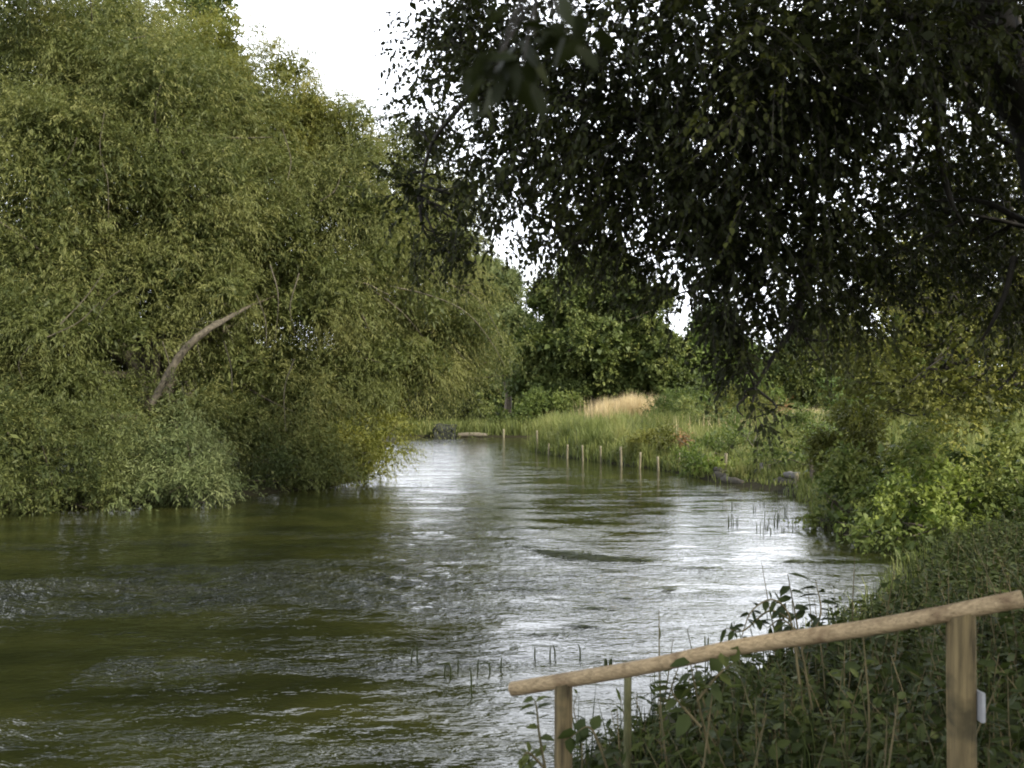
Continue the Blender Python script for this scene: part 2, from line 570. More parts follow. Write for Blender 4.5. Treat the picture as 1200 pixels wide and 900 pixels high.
def skeleton(root, base, lobes, r0, mat, trunk_top=None, sub=5, C=None, rlimb=.4, name='limb', sides=8):
    """trunk, one limb into each lobe, twigs from the limbs to the clumps"""
    base = np.array(base, float)
    cen = np.mean([c for c, _ in lobes], axis=0)
    top = np.array(trunk_top if trunk_top is not None else (base * .45 + cen * .55))
    mid = (base + top) / 2 + rng.normal(0, .12, 3) * np.linalg.norm(top - base) * .3
    tr = MB()
    tp = spline([base - np.array([0, 0, .3]), mid, top], 12)
    tr.tube(tp, [r0 * 1.35, r0, r0 * .8, r0 * .6], 12, lump=.04)
    tr.build('trunk', mat, root, smooth=True)
    tw = MB()
    for c, r in lobes:
        k = rng.uniform(.45, 1)
        s = tp[int(k * 11)]
        e = np.array(c) + np.array([0, 0, .25 * r[2]])
        m = (s + e) / 2 + rng.normal(0, .1, 3) * np.linalg.norm(e - s) + np.array([0, 0, .08 * np.linalg.norm(e - s)])
        lp = spline([s, m, e], 12)
        lm = MB()
        rl = r0 * rlimb * rng.uniform(.7, 1.1)
        lm.tube(lp, [rl, rl * .7, rl * .3], sides)
        lm.build(name, mat, root, smooth=True)
        for _ in range(sub):
            d = sphere_dirs(1)[0]
            e2 = np.array(c) + d * np.array(r) * .85
            s2 = lp[rng.integers(6, 12)]
            m2 = (s2 + e2) / 2 + rng.normal(0, .12, 3) * np.linalg.norm(e2 - s2)
            tw.tube(spline([s2, m2, e2], 7), [rl * .35, rl * .22, rl * .07], 5, caps=False)
    return tw, tp


def tree(name, label, cat, base, lobes, mat, bark, r0=.3, group=None, sub=4, bk=7, **kw):
    root = empty(name, base, label, cat, group)
    tw, tp = skeleton(root, base, lobes, r0, bark, sub=sub)
    tw.build('branches', bark, root, smooth=True)
    mb = MB()
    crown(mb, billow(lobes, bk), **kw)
    mb.build('crown', mat, root)
    return root, tp


WILLOW = dict(per=9.5, nsh=25, sh_len=.8, grav=.55, K=14, L=.13, W=.027, csize=.17, upb=.35, inner=2.4, droop=.25, spread=.6)

# clearing around the bare limb of the front willow: no leaves between it and the open water
limb_px = [(178, 474, 22.6), (196, 440, 22.6), (214, 412, 22.7), (240, 388, 22.9), (268, 372, 24.0), (298, 356, 26.2), (330, 344, 28.4)]
LIMB = np.array([at(*p) for p in limb_px])


def clear_of_limb(P):
    keep = np.ones(len(P), bool)
    for a in spline(LIMB[:4], 10):
        d = P - a
        front = (d[:, 1] < .3) & (d[:, 1] > -4.5)
        rad = np.sqrt(d[:, 0] ** 2 + d[:, 2] ** 2)
        keep &= ~(front & (rad < .36) & (rng.random(len(P)) < .86))
    # hollow under the overhanging boughs to the right of the limb
    h = P - at(300, 450, 23.5)
    keep &= ~((h[:, 0] / 1.7) ** 2 + (h[:, 1] / 2.2) ** 2 + (h[:, 2] / 1.2) ** 2 < 1)
    return keep


# front willow
lobes = [L3(20, 30, 27, 3.6, 3.6, 3.4), L3(95, 95, 27.5, 2.8, 3.3, 2.8), L3(-40, 130, 29.5, 2.8), L3(205, 185, 27, 3.0, 3, 3.2), L3(60, 220, 26, 3.0, 3, 2.8),
         L3(-60, 330, 24, 3.2), L3(70, 380, 24.5, 2.5, 2.4, 2.2), L3(180, 300, 26.3, 2.3, 2.2, 2.0), L3(-10, 490, 22.6, 2.0, 1.8, 1.7),
         L3(95, 500, 23.2, 1.9, 1.7, 1.6), L3(265, 255, 26.6, 2.4, 2.2, 2.3), L3(230, 345, 25.8, 1.6, 1.5, 1.4), L3(290, 480, 27, 2.6, 1.6, 2.2),
         L3(200, 500, 25.2, 1.6, 1.2, 1.5), L3(110, 330, 30, 2.4), L3(150, 200, 30.5, 2.6), L3(330, 400, 31, 2.4), L3(230, 290, 30, 2.2), L3(340, 320, 31.5, 2.0), L3(10, 300, 30, 2.8), L3(150, 400, 29.5, 2.0), L3(60, 440, 29, 2.2), L3(240, 400, 29.5, 1.8)]
bw = (-8.6, 25.5, .4)
root, _ = tree('willow_tree', 'huge grey green willow filling the left side, one bare limb leaning low', 'tree', bw, lobes,
               M['willow'], M['palebark'], .45, sub=5, cut=clear_of_limb, **WILLOW)
lm = MB()
lm.tube(spline(LIMB, 30), [.072, .088, .085, .074, .055, .035, .02], 10, lump=.12)
lm.build('bare_limb', M['palebark'], root, smooth=True)
lv, ls = MB(), MB()
sel = spline(LIMB, 40)[rng.integers(3, 34, 26)]
shoots(lv, sel, rng.normal(0, 1, (26, 3)) + np.array([0, -.3, .2]), .55, .6, 12, .12, .025, rng.uniform(.2, .6, 26), stem=ls, stem_r=.008)
lv.build('foliage', M['willow'], root)
ls.build('twigs', M['palebark'], root)
dw = MB()
for (px, py, Y, dx, ln) in [(190, 400, 22.3, 8, 75), (262, 400, 22.6, 10, 60), (300, 345, 23.0, 12, 60), (316, 310, 23, 6, 90), (350, 320, 23.4, -4, 70),
                            (345, 420, 23.4, -10, 85), (118, 190, 23.6, 8, 70), (120, 130, 24, 6, 80), (140, 340, 22.6, -30, 40), (55, 395, 21.5, 60, -40),
                            (70, 380, 21.6, 50, -60), (35, 405, 21.5, -8, 40), (330, 150, 25, 6, 60), (88, 160, 23.5, -20, 40)]:
    a = at(px, py, Y); b = at(px + dx, py + ln, Y + .2)
    m_ = (a + b) / 2 + rng.normal(0, .12, 3)
    dw = MB()
    dw.tube(spline([a, m_, b], 8), [.015, .012, .006], 5)
    dw.build('hanging_twig', M['palebark'], root, smooth=True)

# olive-topped willow standing behind the front one
lobes = [L3(255, 110, 32, 2.2, 2.2, 2.3), L3(318, 140, 31.5, 2.0, 2, 2.1), L3(205, 75, 33, 2.4, 2.2, 2.4), L3(305, 230, 31, 2.2, 2, 2.2), L3(360, 190, 31, 1.7, 1.6, 1.7),
         L3(120, 30, 33, 2.6, 2.4, 2.6), L3(375, 160, 31.5, 1.5, 1.5, 1.5)]
tree('willow_tree', 'olive yellow willow top showing above and behind the huge front willow', 'tree', (-8.5, 33, .5), lobes,
     M['willow_olive'], M['palebark'], .35, **WILLOW)

# leaning willow on the right of the left bank, arching over the water
lobes = [L3(375, 240, 29, 2.3, 2.2, 2.4), L3(430, 255, 30, 2.2, 2.1, 2.2), L3(345, 330, 28, 2.2, 2, 2.0), L3(430, 350, 29, 2.3, 2.2, 2.2), L3(500, 320, 31, 2.0, 2, 1.9),
         L3(525, 400, 31.5, 1.7, 1.7, 1.4), L3(560, 395, 32.5, 1.25, 1.3, 1.1), L3(400, 440, 28, 1.8, 1.6, 1.6), L3(470, 440, 30, 1.6, 1.5, 1.4), L3(365, 490, 28, 1.8, 1.3, 1.5),
         L3(520, 255, 32, 1.6, 1.5, 1.5), L3(545, 455, 33, 1.0, 1, .7), L3(405, 170, 31, 1.4, 1.3, 1.4), L3(585, 425, 33, .5, .6, .55), L3(470, 190, 31.5, 1.5, 1.4, 1.5), L3(505, 390, 34, 1.7), L3(480, 345, 34, 1.8), L3(450, 400, 33, 1.8), L3(535, 420, 34.5, 1.2), L3(500, 230, 33, 1.2, 1.2, 1.3), L3(535, 305, 33.5, 1.0, 1.1, 1.1), L3(565, 355, 33.5, .7, .8, .8)]
root, _ = tree('willow_tree', 'fresh green willow arching out low over the river beside the far reach', 'tree', (-6.2, 30.5, .4), lobes,
               M['willow'], M['palebark'], .35, sub=5, **{**WILLOW, 'tint0': .6, 'upb': .15, 'grav': .8})
dw = MB()
for pl in ([(455, 335, 27), (500, 345, 27.5), (545, 365, 28.5), (575, 400, 29.5), (592, 430, 30)], [(430, 335, 27), (470, 365, 27.3), (500, 400, 28)],
           [(375, 235, 26.6), (392, 222, 26.8), (400, 200, 27)], [(455, 345, 27), (420, 330, 26.6), (370, 330, 26.5)],
           [(480, 300, 28), (520, 330, 28.6), (560, 350, 29.4), (590, 400, 30)]):
    dw = MB()
    dw.tube(spline([at(p[0], p[1], p[2] + .8) for p in pl], 16), [.022, .018, .006], 6)
    dw.build('bare_branch', M['palebark'], root, smooth=True)

# dark tree top poking up behind the willows
lobes = [L3(242, 22, 44, 1.5, 1.5, 1.7), L3(225, -10, 44, 1.3), L3(215, 90, 44, 2.4), L3(255, 120, 45, 2.2)]
tree('tall_tree', 'small blue green treetop poking out above the left willows', 'tree', (-13.6, 44.5, .5), lobes, M['fartree'], M['bark'], .3,
     per=7, nsh=26, sh_len=.7, grav=.2, K=8, L=.17, W=.10, csize=.2, inner=.3)

SHR = dict(per=17, nsh=40, sh_len=.5, grav=.35, K=10, csize=.2, inner=.9, low=1.0)


def shrub(name, label, cat, base, lobes, mat, stems=9, group=None, L=.10, W=.05, **kw):
    root = empty(name, base, label, cat, group)
    st = MB()
    for c, r in lobes:
        for _ in range(max(2, stems // len(lobes))):
            e = np.array(c) + sphere_dirs(1)[0] * np.array(r) * .8
            b0 = np.array(base) + np.array([rng.normal(0, .15), rng.normal(0, .15), -.1])
            st.tube(spline([b0, (b0 + e) / 2 + rng.normal(0, .1, 3), e], 7), [.03, .018, .006], 5)
    st.build('stems', M['bark'], root, smooth=True)
    mb = MB()
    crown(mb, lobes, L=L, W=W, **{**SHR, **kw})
    mb.build('foliage', mat, root)
    return root


# waterside bushes under the left willows
shrub('sallow_bush', 'pale silvery sallow bush spilling onto the water below the bare limb', 'bush', (-7.2, 22.9, .25),
      [L3(215, 550, 22, .95, .8, .75), L3(160, 560, 21.8, .8, .7, .65), L3(255, 565, 22.2, .6, .6, .45), L3(190, 520, 22.6, .8, .7, .7), L3(225, 574, 21.4, .7, .5, .4), L3(170, 580, 21, .7, .5, .4)], M['willow_pale'], L=.125, W=.026, tint0=.5)
shrub('sallow_bush', 'dark sallow bush at the left edge of the photo, leaves touching water', 'bush', (-9.6, 21.2, .3),
      [L3(30, 545, 20.4, .9, .8, .9), L3(90, 560, 20.8, .8, .7, .65), L3(-30, 520, 20.8, 1.2, .9, 1.2), L3(120, 520, 21.8, .9, .8, .9), L3(10, 582, 20, .7, .5, .4), L3(65, 582, 20.2, .6, .5, .4), L3(115, 580, 20.6, .6, .5, .4), L3(-40, 580, 19.8, .7, .6, .5)], M['willow'], L=.115, W=.028, tint0=.3)
shrub('sallow_bush', 'shaded green bush hanging over water between the silvery and yellow bushes', 'bush', (-5.6, 26.2, .3),
      [L3(320, 545, 25.6, .9, .8, .75), L3(365, 545, 26, .8, .7, .75), L3(285, 520, 26, .9, .7, .9), L3(290, 566, 24, .6, .4, .3), L3(335, 562, 25, .7, .4, .35), L3(380, 560, 25.6, .7, .4, .35)], M['willow'], L=.11, W=.03, tint0=.3)
shrub('osier_bush', 'yellow green bush trailing into the river where the left bank turns', 'bush', (-4.3, 29, .3),
      [L3(415, 545, 27, .65, .7, .7), L3(437, 515, 28, .8, .8, .8), L3(400, 520, 27.4, .7, .7, .8), L3(465, 485, 30, .7, .7, .6), L3(428, 558, 26.6, .5, .4, .3), L3(455, 530, 29.5, .45, .5, .5)], M['yellowbush'], L=.12, W=.035)

# trees beyond the bend
FAR = dict(per=8, nsh=13, sh_len=.75, grav=.15, K=8, L=.26, W=.17, csize=.15, upb=.3, inner=2.0)
lobes = [L3(700, 335, 72, 2.7, 2.6, 2.2), L3(655, 360, 71, 2.2, 2.2, 2.0), L3(745, 360, 71, 2.4, 2.3, 2.1), L3(690, 400, 69, 2.6, 2.2, 2.0), L3(640, 410, 71, 2.0, 2, 2), L3(760, 410, 70, 2.3, 2.2, 2.0),
         L3(720, 450, 71, 2.6, 2, 2.0), L3(660, 455, 71, 2.4, 2, 1.8), L3(780, 455, 71, 2.2, 2, 1.6), L3(715, 305, 73, 1.7, 1.7, 1.2), L3(625, 440, 72, 1.6, 1.6, 1.6), L3(700, 370, 74, 3.0, 2.4, 2.8), L3(735, 400, 74, 2.6), L3(660, 410, 74, 2.6), L3(680, 325, 74, 2.0)]
tree('oak_tree', 'broad dark round oak standing beyond the pale grass at the river bend', 'tree', (6, 73, .5), lobes, M['fartree'], M['bark'], .5, group='trees beyond the bend', **FAR)
lobes = [L3(590, 350, 84, 2.0, 2, 2.4), L3(600, 390, 83, 2.2, 2, 2.2), L3(575, 400, 84, 2.6), L3(560, 340, 86, 2.8), L3(605, 430, 82, 2.2)]
tree('willow_tree', 'pale distant willow seen in the gap between left willows and dark oak', 'tree', (-.5, 84, .5), lobes, M['willow_pale'], M['bark'], .3, group='trees beyond the bend', **{**FAR, 'L': .34, 'W': .1, 'grav': .6})
lobes = [L3(830, 420, 78, 2.4), L3(800, 440, 76, 2.2), L3(865, 430, 78, 2.2), L3(840, 385, 79, 2.0), L3(815, 465, 76, 1.8, 1.8, 1.2), L3(880, 460, 78, 1.6)]
tree('field_maple', 'light green bushy tree right of the dark oak behind drooping leaves', 'tree', (14, 79, .5), lobes, M['farlight'], M['bark'], .3, group='trees beyond the bend', **FAR)
lobes = [L3(930, 420, 92, 2.8), L3(965, 400, 92, 3.2), L3(1000, 420, 92, 3.0), L3(950, 450, 91, 2.2), L3(990, 455, 91, 2.2)]
tree('field_tree', 'grey green tree at the back of the dry field, right of centre', 'tree', (27.5, 93, .5), lobes, M['fartree'], M['bark'], .35, group='trees beyond the bend', **FAR)
lobes = [L3(1080, 380, 95, 4.0), L3(1130, 400, 95, 3.6), L3(1050, 430, 94, 3.0), L3(1180, 390, 95, 4), L3(1110, 445, 93, 2.6), L3(1240, 400, 95, 4)]
tree('field_tree', 'wide field tree behind the riverside tree at the right edge', 'tree', (42, 96, .5), lobes, M['farlight'], M['bark'], .4, group='trees beyond the bend', **FAR)
hm = MB()
hl = [(np.array([x, 170 + rng.normal(0, 5), 2 + rng.uniform(0, 2)]), (6, 4, 4 + rng.uniform(0, 2.5))) for x in np.arange(-60, 140, 7)]
crown(hm, hl, per=3.2, nsh=16, sh_len=1.4, grav=.1, K=6, L=.75, W=.5, inner=.5)
tag(hm.build('far_wood', M['fartree']), 'low far wood closing the fields behind all the trees', 'wood', kind='stuff')

shrub('hawthorn_bush', 'wide olive hawthorn closing the field behind the right bank shrubs', 'bush', (19, 46, .5),
      [L3(1040, 470, 46, 1.5, 1.2, 1.1), L3(1085, 462, 46, 1.6, 1.2, 1.3), L3(1130, 470, 45, 1.6, 1.2, 1.1)], M['riverside'], L=.16, W=.09, per=10, nsh=26)
shrub('hawthorn_bush', 'mid green hawthorn at the far right edge below the hanging canopy', 'bush', (23, 44, .5),
      [L3(1175, 465, 44, 1.5, 1.2, 1.2), L3(1220, 455, 44, 1.7, 1.3, 1.5), L3(1270, 465, 44, 1.7, 1.3, 1.3)], M['fartree'], L=.16, W=.09, per=10, nsh=26)
shrub('hawthorn_bush', 'small round hawthorn in the field edge left of the riverside tree', 'bush', (13.6, 42, .5),
      [L3(990, 478, 42, .9, .8, .8), L3(1015, 485, 41, .8, .7, .6)], M['farlight'], L=.14, W=.08, per=12, nsh=26)

# bushes on the far bank
shrub('bramble_bush', 'rounded bush with yellowish top below the dark oak at the bend', 'bush', (2.2, 65.5, .4),
      [L3(640, 478, 65, 1.3, 1.2, 1.0), L3(615, 487, 64.5, 1.0, 1, .8), L3(670, 485, 66, 1.2, 1.1, .9)], M['shrub'], L=.2, W=.1, per=8)
shrub('bramble_bush', 'dark green bush on the far bank right of the old timber block', 'bush', (.2, 64.4, .3),
      [L3(600, 492, 64, .8, .7, .7), L3(585, 488, 64.6, .9, .7, .8), L3(620, 500, 63.6, .6, .6, .5)], M['fartree'], L=.2, W=.08, per=9)
shrub('thorn_bush', 'shaded dark thicket on the far bank behind the old timber block', 'bush', (-5, 65.5, .3),
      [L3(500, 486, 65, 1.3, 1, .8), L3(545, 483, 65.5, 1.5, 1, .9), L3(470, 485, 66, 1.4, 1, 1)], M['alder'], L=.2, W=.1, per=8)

# riverside tree on the right bank
lobes = [L3(1000, 300, 18, 1.05), L3(1085, 280, 19, 1.2), L3(1160, 310, 18, 1.3), L3(1040, 380, 17, 1.15, 1.1, 1.0), L3(1130, 400, 16.5, 1.2, 1.1, 1.0), L3(975, 410, 18, .75, .8, .75),
         L3(1210, 400, 16.5, 1.4), L3(1080, 455, 16.3, 1.0, .9, .7), L3(1170, 470, 15.8, 1.0, .9, .65), L3(1010, 460, 17, .7, .7, .55), L3(1200, 230, 19, 1.3), L3(1260, 260, 20, 1.4),
         L3(960, 350, 19, .6), L3(1130, 215, 20, .8), L3(1060, 340, 19.5, 1.0), L3(1180, 390, 18.5, 1.2), L3(1110, 330, 20, 1.2), L3(1180, 270, 20, 1.2)]
shade_crown = [((6.6, 14.6, 11.6), (2.2, 2.0, 1.8)), ((7.8, 17.2, 10.8), (2.3, 2.2, 2.0)), ((5.0, 15.8, 12.8), (2.0, 2.0, 1.6)), ((7.2, 16, 13.6), (2.2, 2.2, 1.6)), ((9.2, 18.6, 8.2), (1.6, 1.6, 1.8))]  # upper lobes out of view, added to shade the lower left willow
tree('riverside_tree', 'olive leaved tree on the right bank, low crown above the bright shrubs', 'tree', (12.2, 19.6, .5), lobes + shade_crown, M['riverside'], M['darkbark'], .22,
     per=14, nsh=15, sh_len=.45, grav=.25, K=9, L=.085, W=.042, csize=.24, inner=.6, sub=7, bk=6)

# ------------------------------------------------------------------ overhanging tree, right foreground
base = np.array([4.0, 6.6, .55])
root = empty('alder_tree', base, 'large dark tree overhanging the top right, trunk leaning in at the edge', 'tree')
low = [L3(570, 50, 7.2, .58, .7, .5), L3(534, 25, 7.6, .34, .6, .36), L3(640, 110, 6.8, .72, .8, .55), L3(590, 190, 7.0, .42, .5, .36), L3(720, 60, 6.4, .7, .8, .5),
       L3(690, 182, 6.6, .62, .7, .40), L3(760, 160, 6.2, .62, .7, .5), L3(800, 238, 6.3, .55, .6, .40), L3(830, 70, 5.8, .7, .8, .5), L3(880, 190, 6.0, .62, .7, .5),
       L3(930, 90, 5.6, .6, .8, .5), L3(960, 240, 6.4, .6, .6, .5), L3(1010, 150, 6.2, .5, .6, .45), L3(1040, 40, 5.6, .6, .8, .36), L3(900, 310, 6.4, .45, .5, .35),
       L3(980, 330, 6.9, .5, .5, .42), L3(850, 350, 6.3, .25, .3, .24), L3(868, 425, 6.4, .18, .2, .22), L3(880, 470, 6.4, .12, .14, .14), L3(486, 130, 7.8, .15, .3, .36), L3(500, 235, 7.6, .3, .3, .34),
       L3(560, 290, 7.5, .22, .25, .24), L3(640, 258, 7.0, .3, .35, .2), L3(705, 280, 6.8, .28, .3, .16), L3(1140, 60, 6.0, .5, .6, .3), L3(1060, 300, 7.2, .5, .5, .4),
       L3(1140, 250, 7.6, .5, .5, .45), L3(1180, 330, 7.4, .55, .5, .5), L3(800, 340, 6.6, .22, .25, .2), L3(840, 300, 6.2, .4, .4, .25), L3(1190, 40, 6.6, .4, .5, .4), L3(1190, 190, 7.2, .45, .5, .4), L3(1090, 190, 7.2, .4, .4, .3), L3(1000, 30, 6.2, .5, .6, .35), L3(1110, 20, 7.4, .5, .6, .3)]
high = [((2.2, 5.5, 6.0), (2.2, 2.4, 1.3)), ((.4, 6.6, 6.3), (1.7, 1.8, 1.1)), ((4.6, 4.2, 6.6), (2.4, 2.6, 1.6)), ((3.6, 8.2, 7.4), (2.6, 2.4, 1.7)), ((1.6, 2.4, 6.0), (2.0, 2.0, 1.2)),
        ((6.4, 7.0, 7.2), (2.6, 2.6, 2.0)), ((4.2, 6.5, 9.4), (3.0, 3.0, 2.0)), ((6.8, 3.2, 5.4), (2.2, 2.2, 1.8)), ((4.6, .2, 5.0), (2.3, 2.2, 1.6)), ((2.4, -1.6, 5.4), (2.0, 2.0, 1.4)),
        ((7.0, -.8, 5.2), (2.4, 2.4, 2.0)), ((5.4, -4.0, 5.2), (2.4, 2.4, 1.9)), ((7.6, 9.6, 8.6), (2.4, 2.4, 2.0))]
tr = MB()
tp = spline([base - np.array([0, 0, .4]), (3.75, 6.6, 2.0), at(1235, 180, 6.4), at(1195, 100, 6.3), at(1150, 0, 6.2), at(1110, -110, 6.2), (2.3, 6.1, 6.0), (2.6, 6.0, 7.6)], 36)
tr.tube(tp, [.30, .23, .20, .17, .15, .13, .11, .07], 14, lump=.04)
tr.build('trunk', M['darkbark'], root, smooth=True)
limbs = [[(1170, 75, 6.25), (1110, 85, 6.1), (1060, 108, 6.0), (1000, 90, 5.9), (930, 60, 5.8)], [(1060, 108, 6.0), (980, 130, 6.1), (880, 160, 6.1), (780, 140, 6.3), (680, 120, 6.6), (580, 80, 7.0), (522, 40, 7.4)],
         [(1100, 80, 6.1), (1100, 150, 6.1), (1107, 200, 6.2), (1118, 240, 6.2), (1130, 262, 6.3)], [(1195, 150, 6.4), (1140, 110, 6.6), (1100, 100, 6.7)],
         [(1240, 200, 6.6), (1180, 165, 6.7), (1140, 130, 6.8), (1110, 140, 7)], [(1250, 280, 6.8), (1195, 255, 6.7), (1150, 235, 6.7), (1085, 235, 6.7)], [(1220, 270, 6.9), (1160, 255, 6.9), (1100, 247, 6.9)],
         [(1190, 300, 6.6), (1180, 340, 6.6), (1165, 375, 6.6), (1150, 400, 6.7)], [(1000, 90, 5.9), (960, 200, 6.1), (945, 300, 6.3), (935, 370, 6.4), (905, 420, 6.4), (885, 455, 6.4)], [(935, 370, 6.4), (940, 390, 6.5), (960, 420, 6.6)],
         [(880, 160, 6.1), (860, 240, 6.2), (850, 320, 6.3), (870, 420, 6.4)], [(780, 140, 6.3), (720, 220, 6.5), (690, 280, 6.7)], [(580, 80, 7.0), (510, 160, 7.5), (490, 230, 7.6)],
         [(1100, -60, 6.0), (1080, 20, 5.9), (1090, 60, 6.0)], [(1060, 20, 5.7), (1090, 5, 6.0), (1120, -40, 6.2)]]
for k, pl in enumerate(limbs):
    lm = MB()
    r = [.065, .06, .03, .022, .026, .026, .018, .022, .03, .01, .024, .022, .022, .03, .03][k]
    lm.tube(spline([at(*p) for p in pl], 20), [r, r * .75, r * .3], 8, lump=.05)
    lm.build('limb', M['darkbark'], root, smooth=True)
for c, r in high:
    s = tp[rng.integers(24, 35)]
    lm = MB()
    lm.tube(spline([s, (s + np.array(c)) / 2 + np.array([0, 0, .3]), c], 10), [.07, .05, .02], 7)
    lm.build('limb', M['darkbark'], root, smooth=True)
tw = MB()
alld = np.concatenate([spline([at(*p) for p in pl], 20) for pl in limbs])
for c, r in low:
    for _ in range(4):
        e = np.array(c) + sphere_dirs(1)[0] * np.array(r) * .8
        s = alld[np.argmin(np.linalg.norm(alld - e, axis=1))]
        tw.tube(spline([s, (s + e) / 2 + rng.normal(0, .06, 3), e], 7), [.011, .007, .003], 4, caps=False)
mb = MB()
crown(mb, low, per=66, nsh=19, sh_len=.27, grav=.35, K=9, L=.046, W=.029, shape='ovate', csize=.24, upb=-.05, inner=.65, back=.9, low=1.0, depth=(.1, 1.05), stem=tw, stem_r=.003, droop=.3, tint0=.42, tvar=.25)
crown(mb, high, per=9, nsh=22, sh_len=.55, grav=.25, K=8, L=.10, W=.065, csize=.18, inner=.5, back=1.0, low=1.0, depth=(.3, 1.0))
# one spray of leaves hanging close to the camera
sp = at(640, -40, 1.6)
for (px, py, Y) in [(585, 60, 1.25), (600, 20, 1.3), (575, 95, 1.3), (625, 40, 1.35), (650, 15, 1.3), (668, 45, 1.35), (560, 90, 1.45), (690, 30, 1.5), (612, 75, 1.25)]:
    e = at(px, py, Y)
    tw.tube(spline([sp, (sp + e) / 2 + rng.normal(0, .01, 3), e], 6), [.003, .002, .001], 4)
    n = 3
    leaves(mb, e + rng.normal(0, .012, (n, 3)), np.array([-.3, -.1, -.7]) + rng.normal(0, .5, (n, 3)), .055, .030, rng.uniform(0, .35, n), shape='ovate')
tw.tube(spline([sp, (.4, 2.2, 4.0), (1.0, 3.2, 5.0), (1.8, 4.2, 5.8)], 12), [.003, .008, .016, .03], 6)
tw.build('twigs', M['darkbark'], root, smooth=True)
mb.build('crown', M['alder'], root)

# ------------------------------------------------------------------ grasses
def blades(mb, x, y, h, w, tint, lean=.35, z=None):
    n = len(x)
    z = ground_z(x, y) if z is None else z
    P = np.stack([x, y, z - .03], 1)
    th = rng.uniform(0, 6.28, n)
    D = np.stack([np.cos(th), np.sin(th), 0 * th], 1)
    ln = np.abs(rng.normal(0, lean, n))[:, None]
    th2 = th + rng.uniform(.6, 2.5, n)
    S = np.stack([np.cos(th2), np.sin(th2), 0 * th2], 1) * (np.broadcast_to(w, (n,)) / 2)[:, None]
    h = h[:, None]
    m = P + np.array([0, 0, .6]) * h + D * ln * h * .3
    t = P + np.array([0, 0, 1.0]) * h * np.sqrt(np.clip(1 - ln ** 2 * .6, .2, 1)) + D * ln * h
    v = np.stack([P - S, P + S, m + S * .8, m - S * .8, t], 1).reshape(-1, 3)
    b = np.arange(n)[:, None] * 5
    base = mb.n
    mb.f.append(b + np.array([[0, 1, 2, 3]]) + base); mb.t.append(tint)
    mb.f.append(b + np.array([[3, 2, 4]]) + base); mb.t.append(tint)
    mb.v.append(v); mb.n += len(v)


g = MB()
n = 90000
x = 1 + rng.random(n) ** 1.4 * 22; y = rng.uniform(20, 60, n)
d = river_sd(x, y)
k = (d > .05)
x, y, d = x[k], y[k], d[k]
lm_ = lumps(x, y, .55)
h = np.interp(y, [20, 25, 29, 34, 42, 52, 60], [.22, .25, .34, .62, 1.1, 1.2, 1.0]) * (1 + .38 * lm_) * rng.uniform(.5, 1.2, len(x)) * np.interp(d, [0, .6, 2], [.6, .95, 1])
blades(g, x, y, h, rng.uniform(.02, .045, len(x)), np.clip(.5 + .28 * lumps(x + 30, y, .7) + rng.normal(0, .15, len(x)), 0, 1))
n = 16000
x = rng.uniform(4.5, 10, n); y = rng.uniform(19, 34, n)
d = river_sd(x, y)
k = (d > -.12) & (d < 2.2) & ~((y > 24) & (y < 29.2) & (d < .45))
x, y = x[k], y[k]
blades(g, x, y, rng.uniform(.18, .5, len(x)) * (1 + .3 * lumps(x, y, .3)), .022, np.clip(.45 + .3 * lumps(x, y, .3) + rng.normal(0, .15, len(x)), 0, 1), .6, z=np.maximum(ground_z(x, y), 0))
n = 60000
x = rng.uniform(-.5, 9, n); y = rng.uniform(9, 60, n)
d = river_sd(x, y)
k = (d > -.28) & (d < .45) & ~((y > 24.2) & (y < 29) & (rng.random(n) < .85))
x, y = x[k], y[k]
blades(g, x, y, rng.uniform(.12, .5, len(x)) * np.interp(y, [10, 30, 40], [.7, .8, 1.5]) * (1 + .35 * lumps(x, y, .3)), np.interp(y, [9, 20, 40], [.012, .02, .03]), np.clip(.35 + .3 * lumps(x, y, .3) + rng.normal(0, .15, len(x)), 0, 1), .7, z=np.maximum(ground_z(x, y), 0))
for q in range(230):   # arching sedge tussocks
    y0 = rng.uniform(24, 57); x0 = 1 + rng.random() ** 1.3 * 13
    if river_sd(np.array([x0]), np.array([y0]))[0] < .1:
        continue
    m_ = 90
    hh = np.interp(y0, [24, 29, 36, 44, 57], [.5, .65, 1.0, 1.5, 1.5]) * rng.uniform(.7, 1.15)
    a_ = rng.uniform(0, 6.28, m_); r_ = np.abs(rng.normal(0, .16, m_))
    blades(g, x0 + np.cos(a_) * r_, y0 + np.sin(a_) * r_, hh * rng.uniform(.6, 1.05, m_), .032, np.clip(rng.uniform(.1, .9) + rng.normal(0, .1, m_), 0, 1), .5)
n = 16000
x = rng.uniform(-8, 6, n); y = rng.uniform(62, 70, n)
k = river_sd(x, y) > .05
x, y = x[k], y[k]
blades(g, x, y, rng.uniform(.4, 1.0, len(x)) * (1 + .25 * lumps(x, y, .4)), .05, np.clip(.42 + .25 * lumps(x, y, .4) + rng.normal(0, .15, len(x)), 0, 1))
tag(g.build('grass', M['grass']), 'long green grass and sedge covering the right bank and far bank', 'grass', kind='stuff')
dg = MB()
n = 9000
x = rng.normal(6.0, .85, n); y = rng.uniform(50, 55, n)
blades(dg, x, y, rng.uniform(1.2, 2.1, n) * (1 + .2 * lumps(x, y, .3)), .03, rng.uniform(.2, 1, n), .2)
n = 26000
x = rng.uniform(12, 45, n); y = rng.uniform(62, 92, n)
k = (river_sd(x, y) > .2) & (x > y * .2) & (x < y * .31)
x, y = x[k], y[k]
blades(dg, x, y, rng.uniform(.7, 1.25, len(x)), .05, rng.uniform(.2, 1, len(x)), .2)
n = 700
x = rng.uniform(6, 14, n); y = rng.uniform(38, 50, n)
blades(dg, x, y, rng.uniform(.8, 1.4, n), .03, rng.uniform(.2, .9, n), .2)
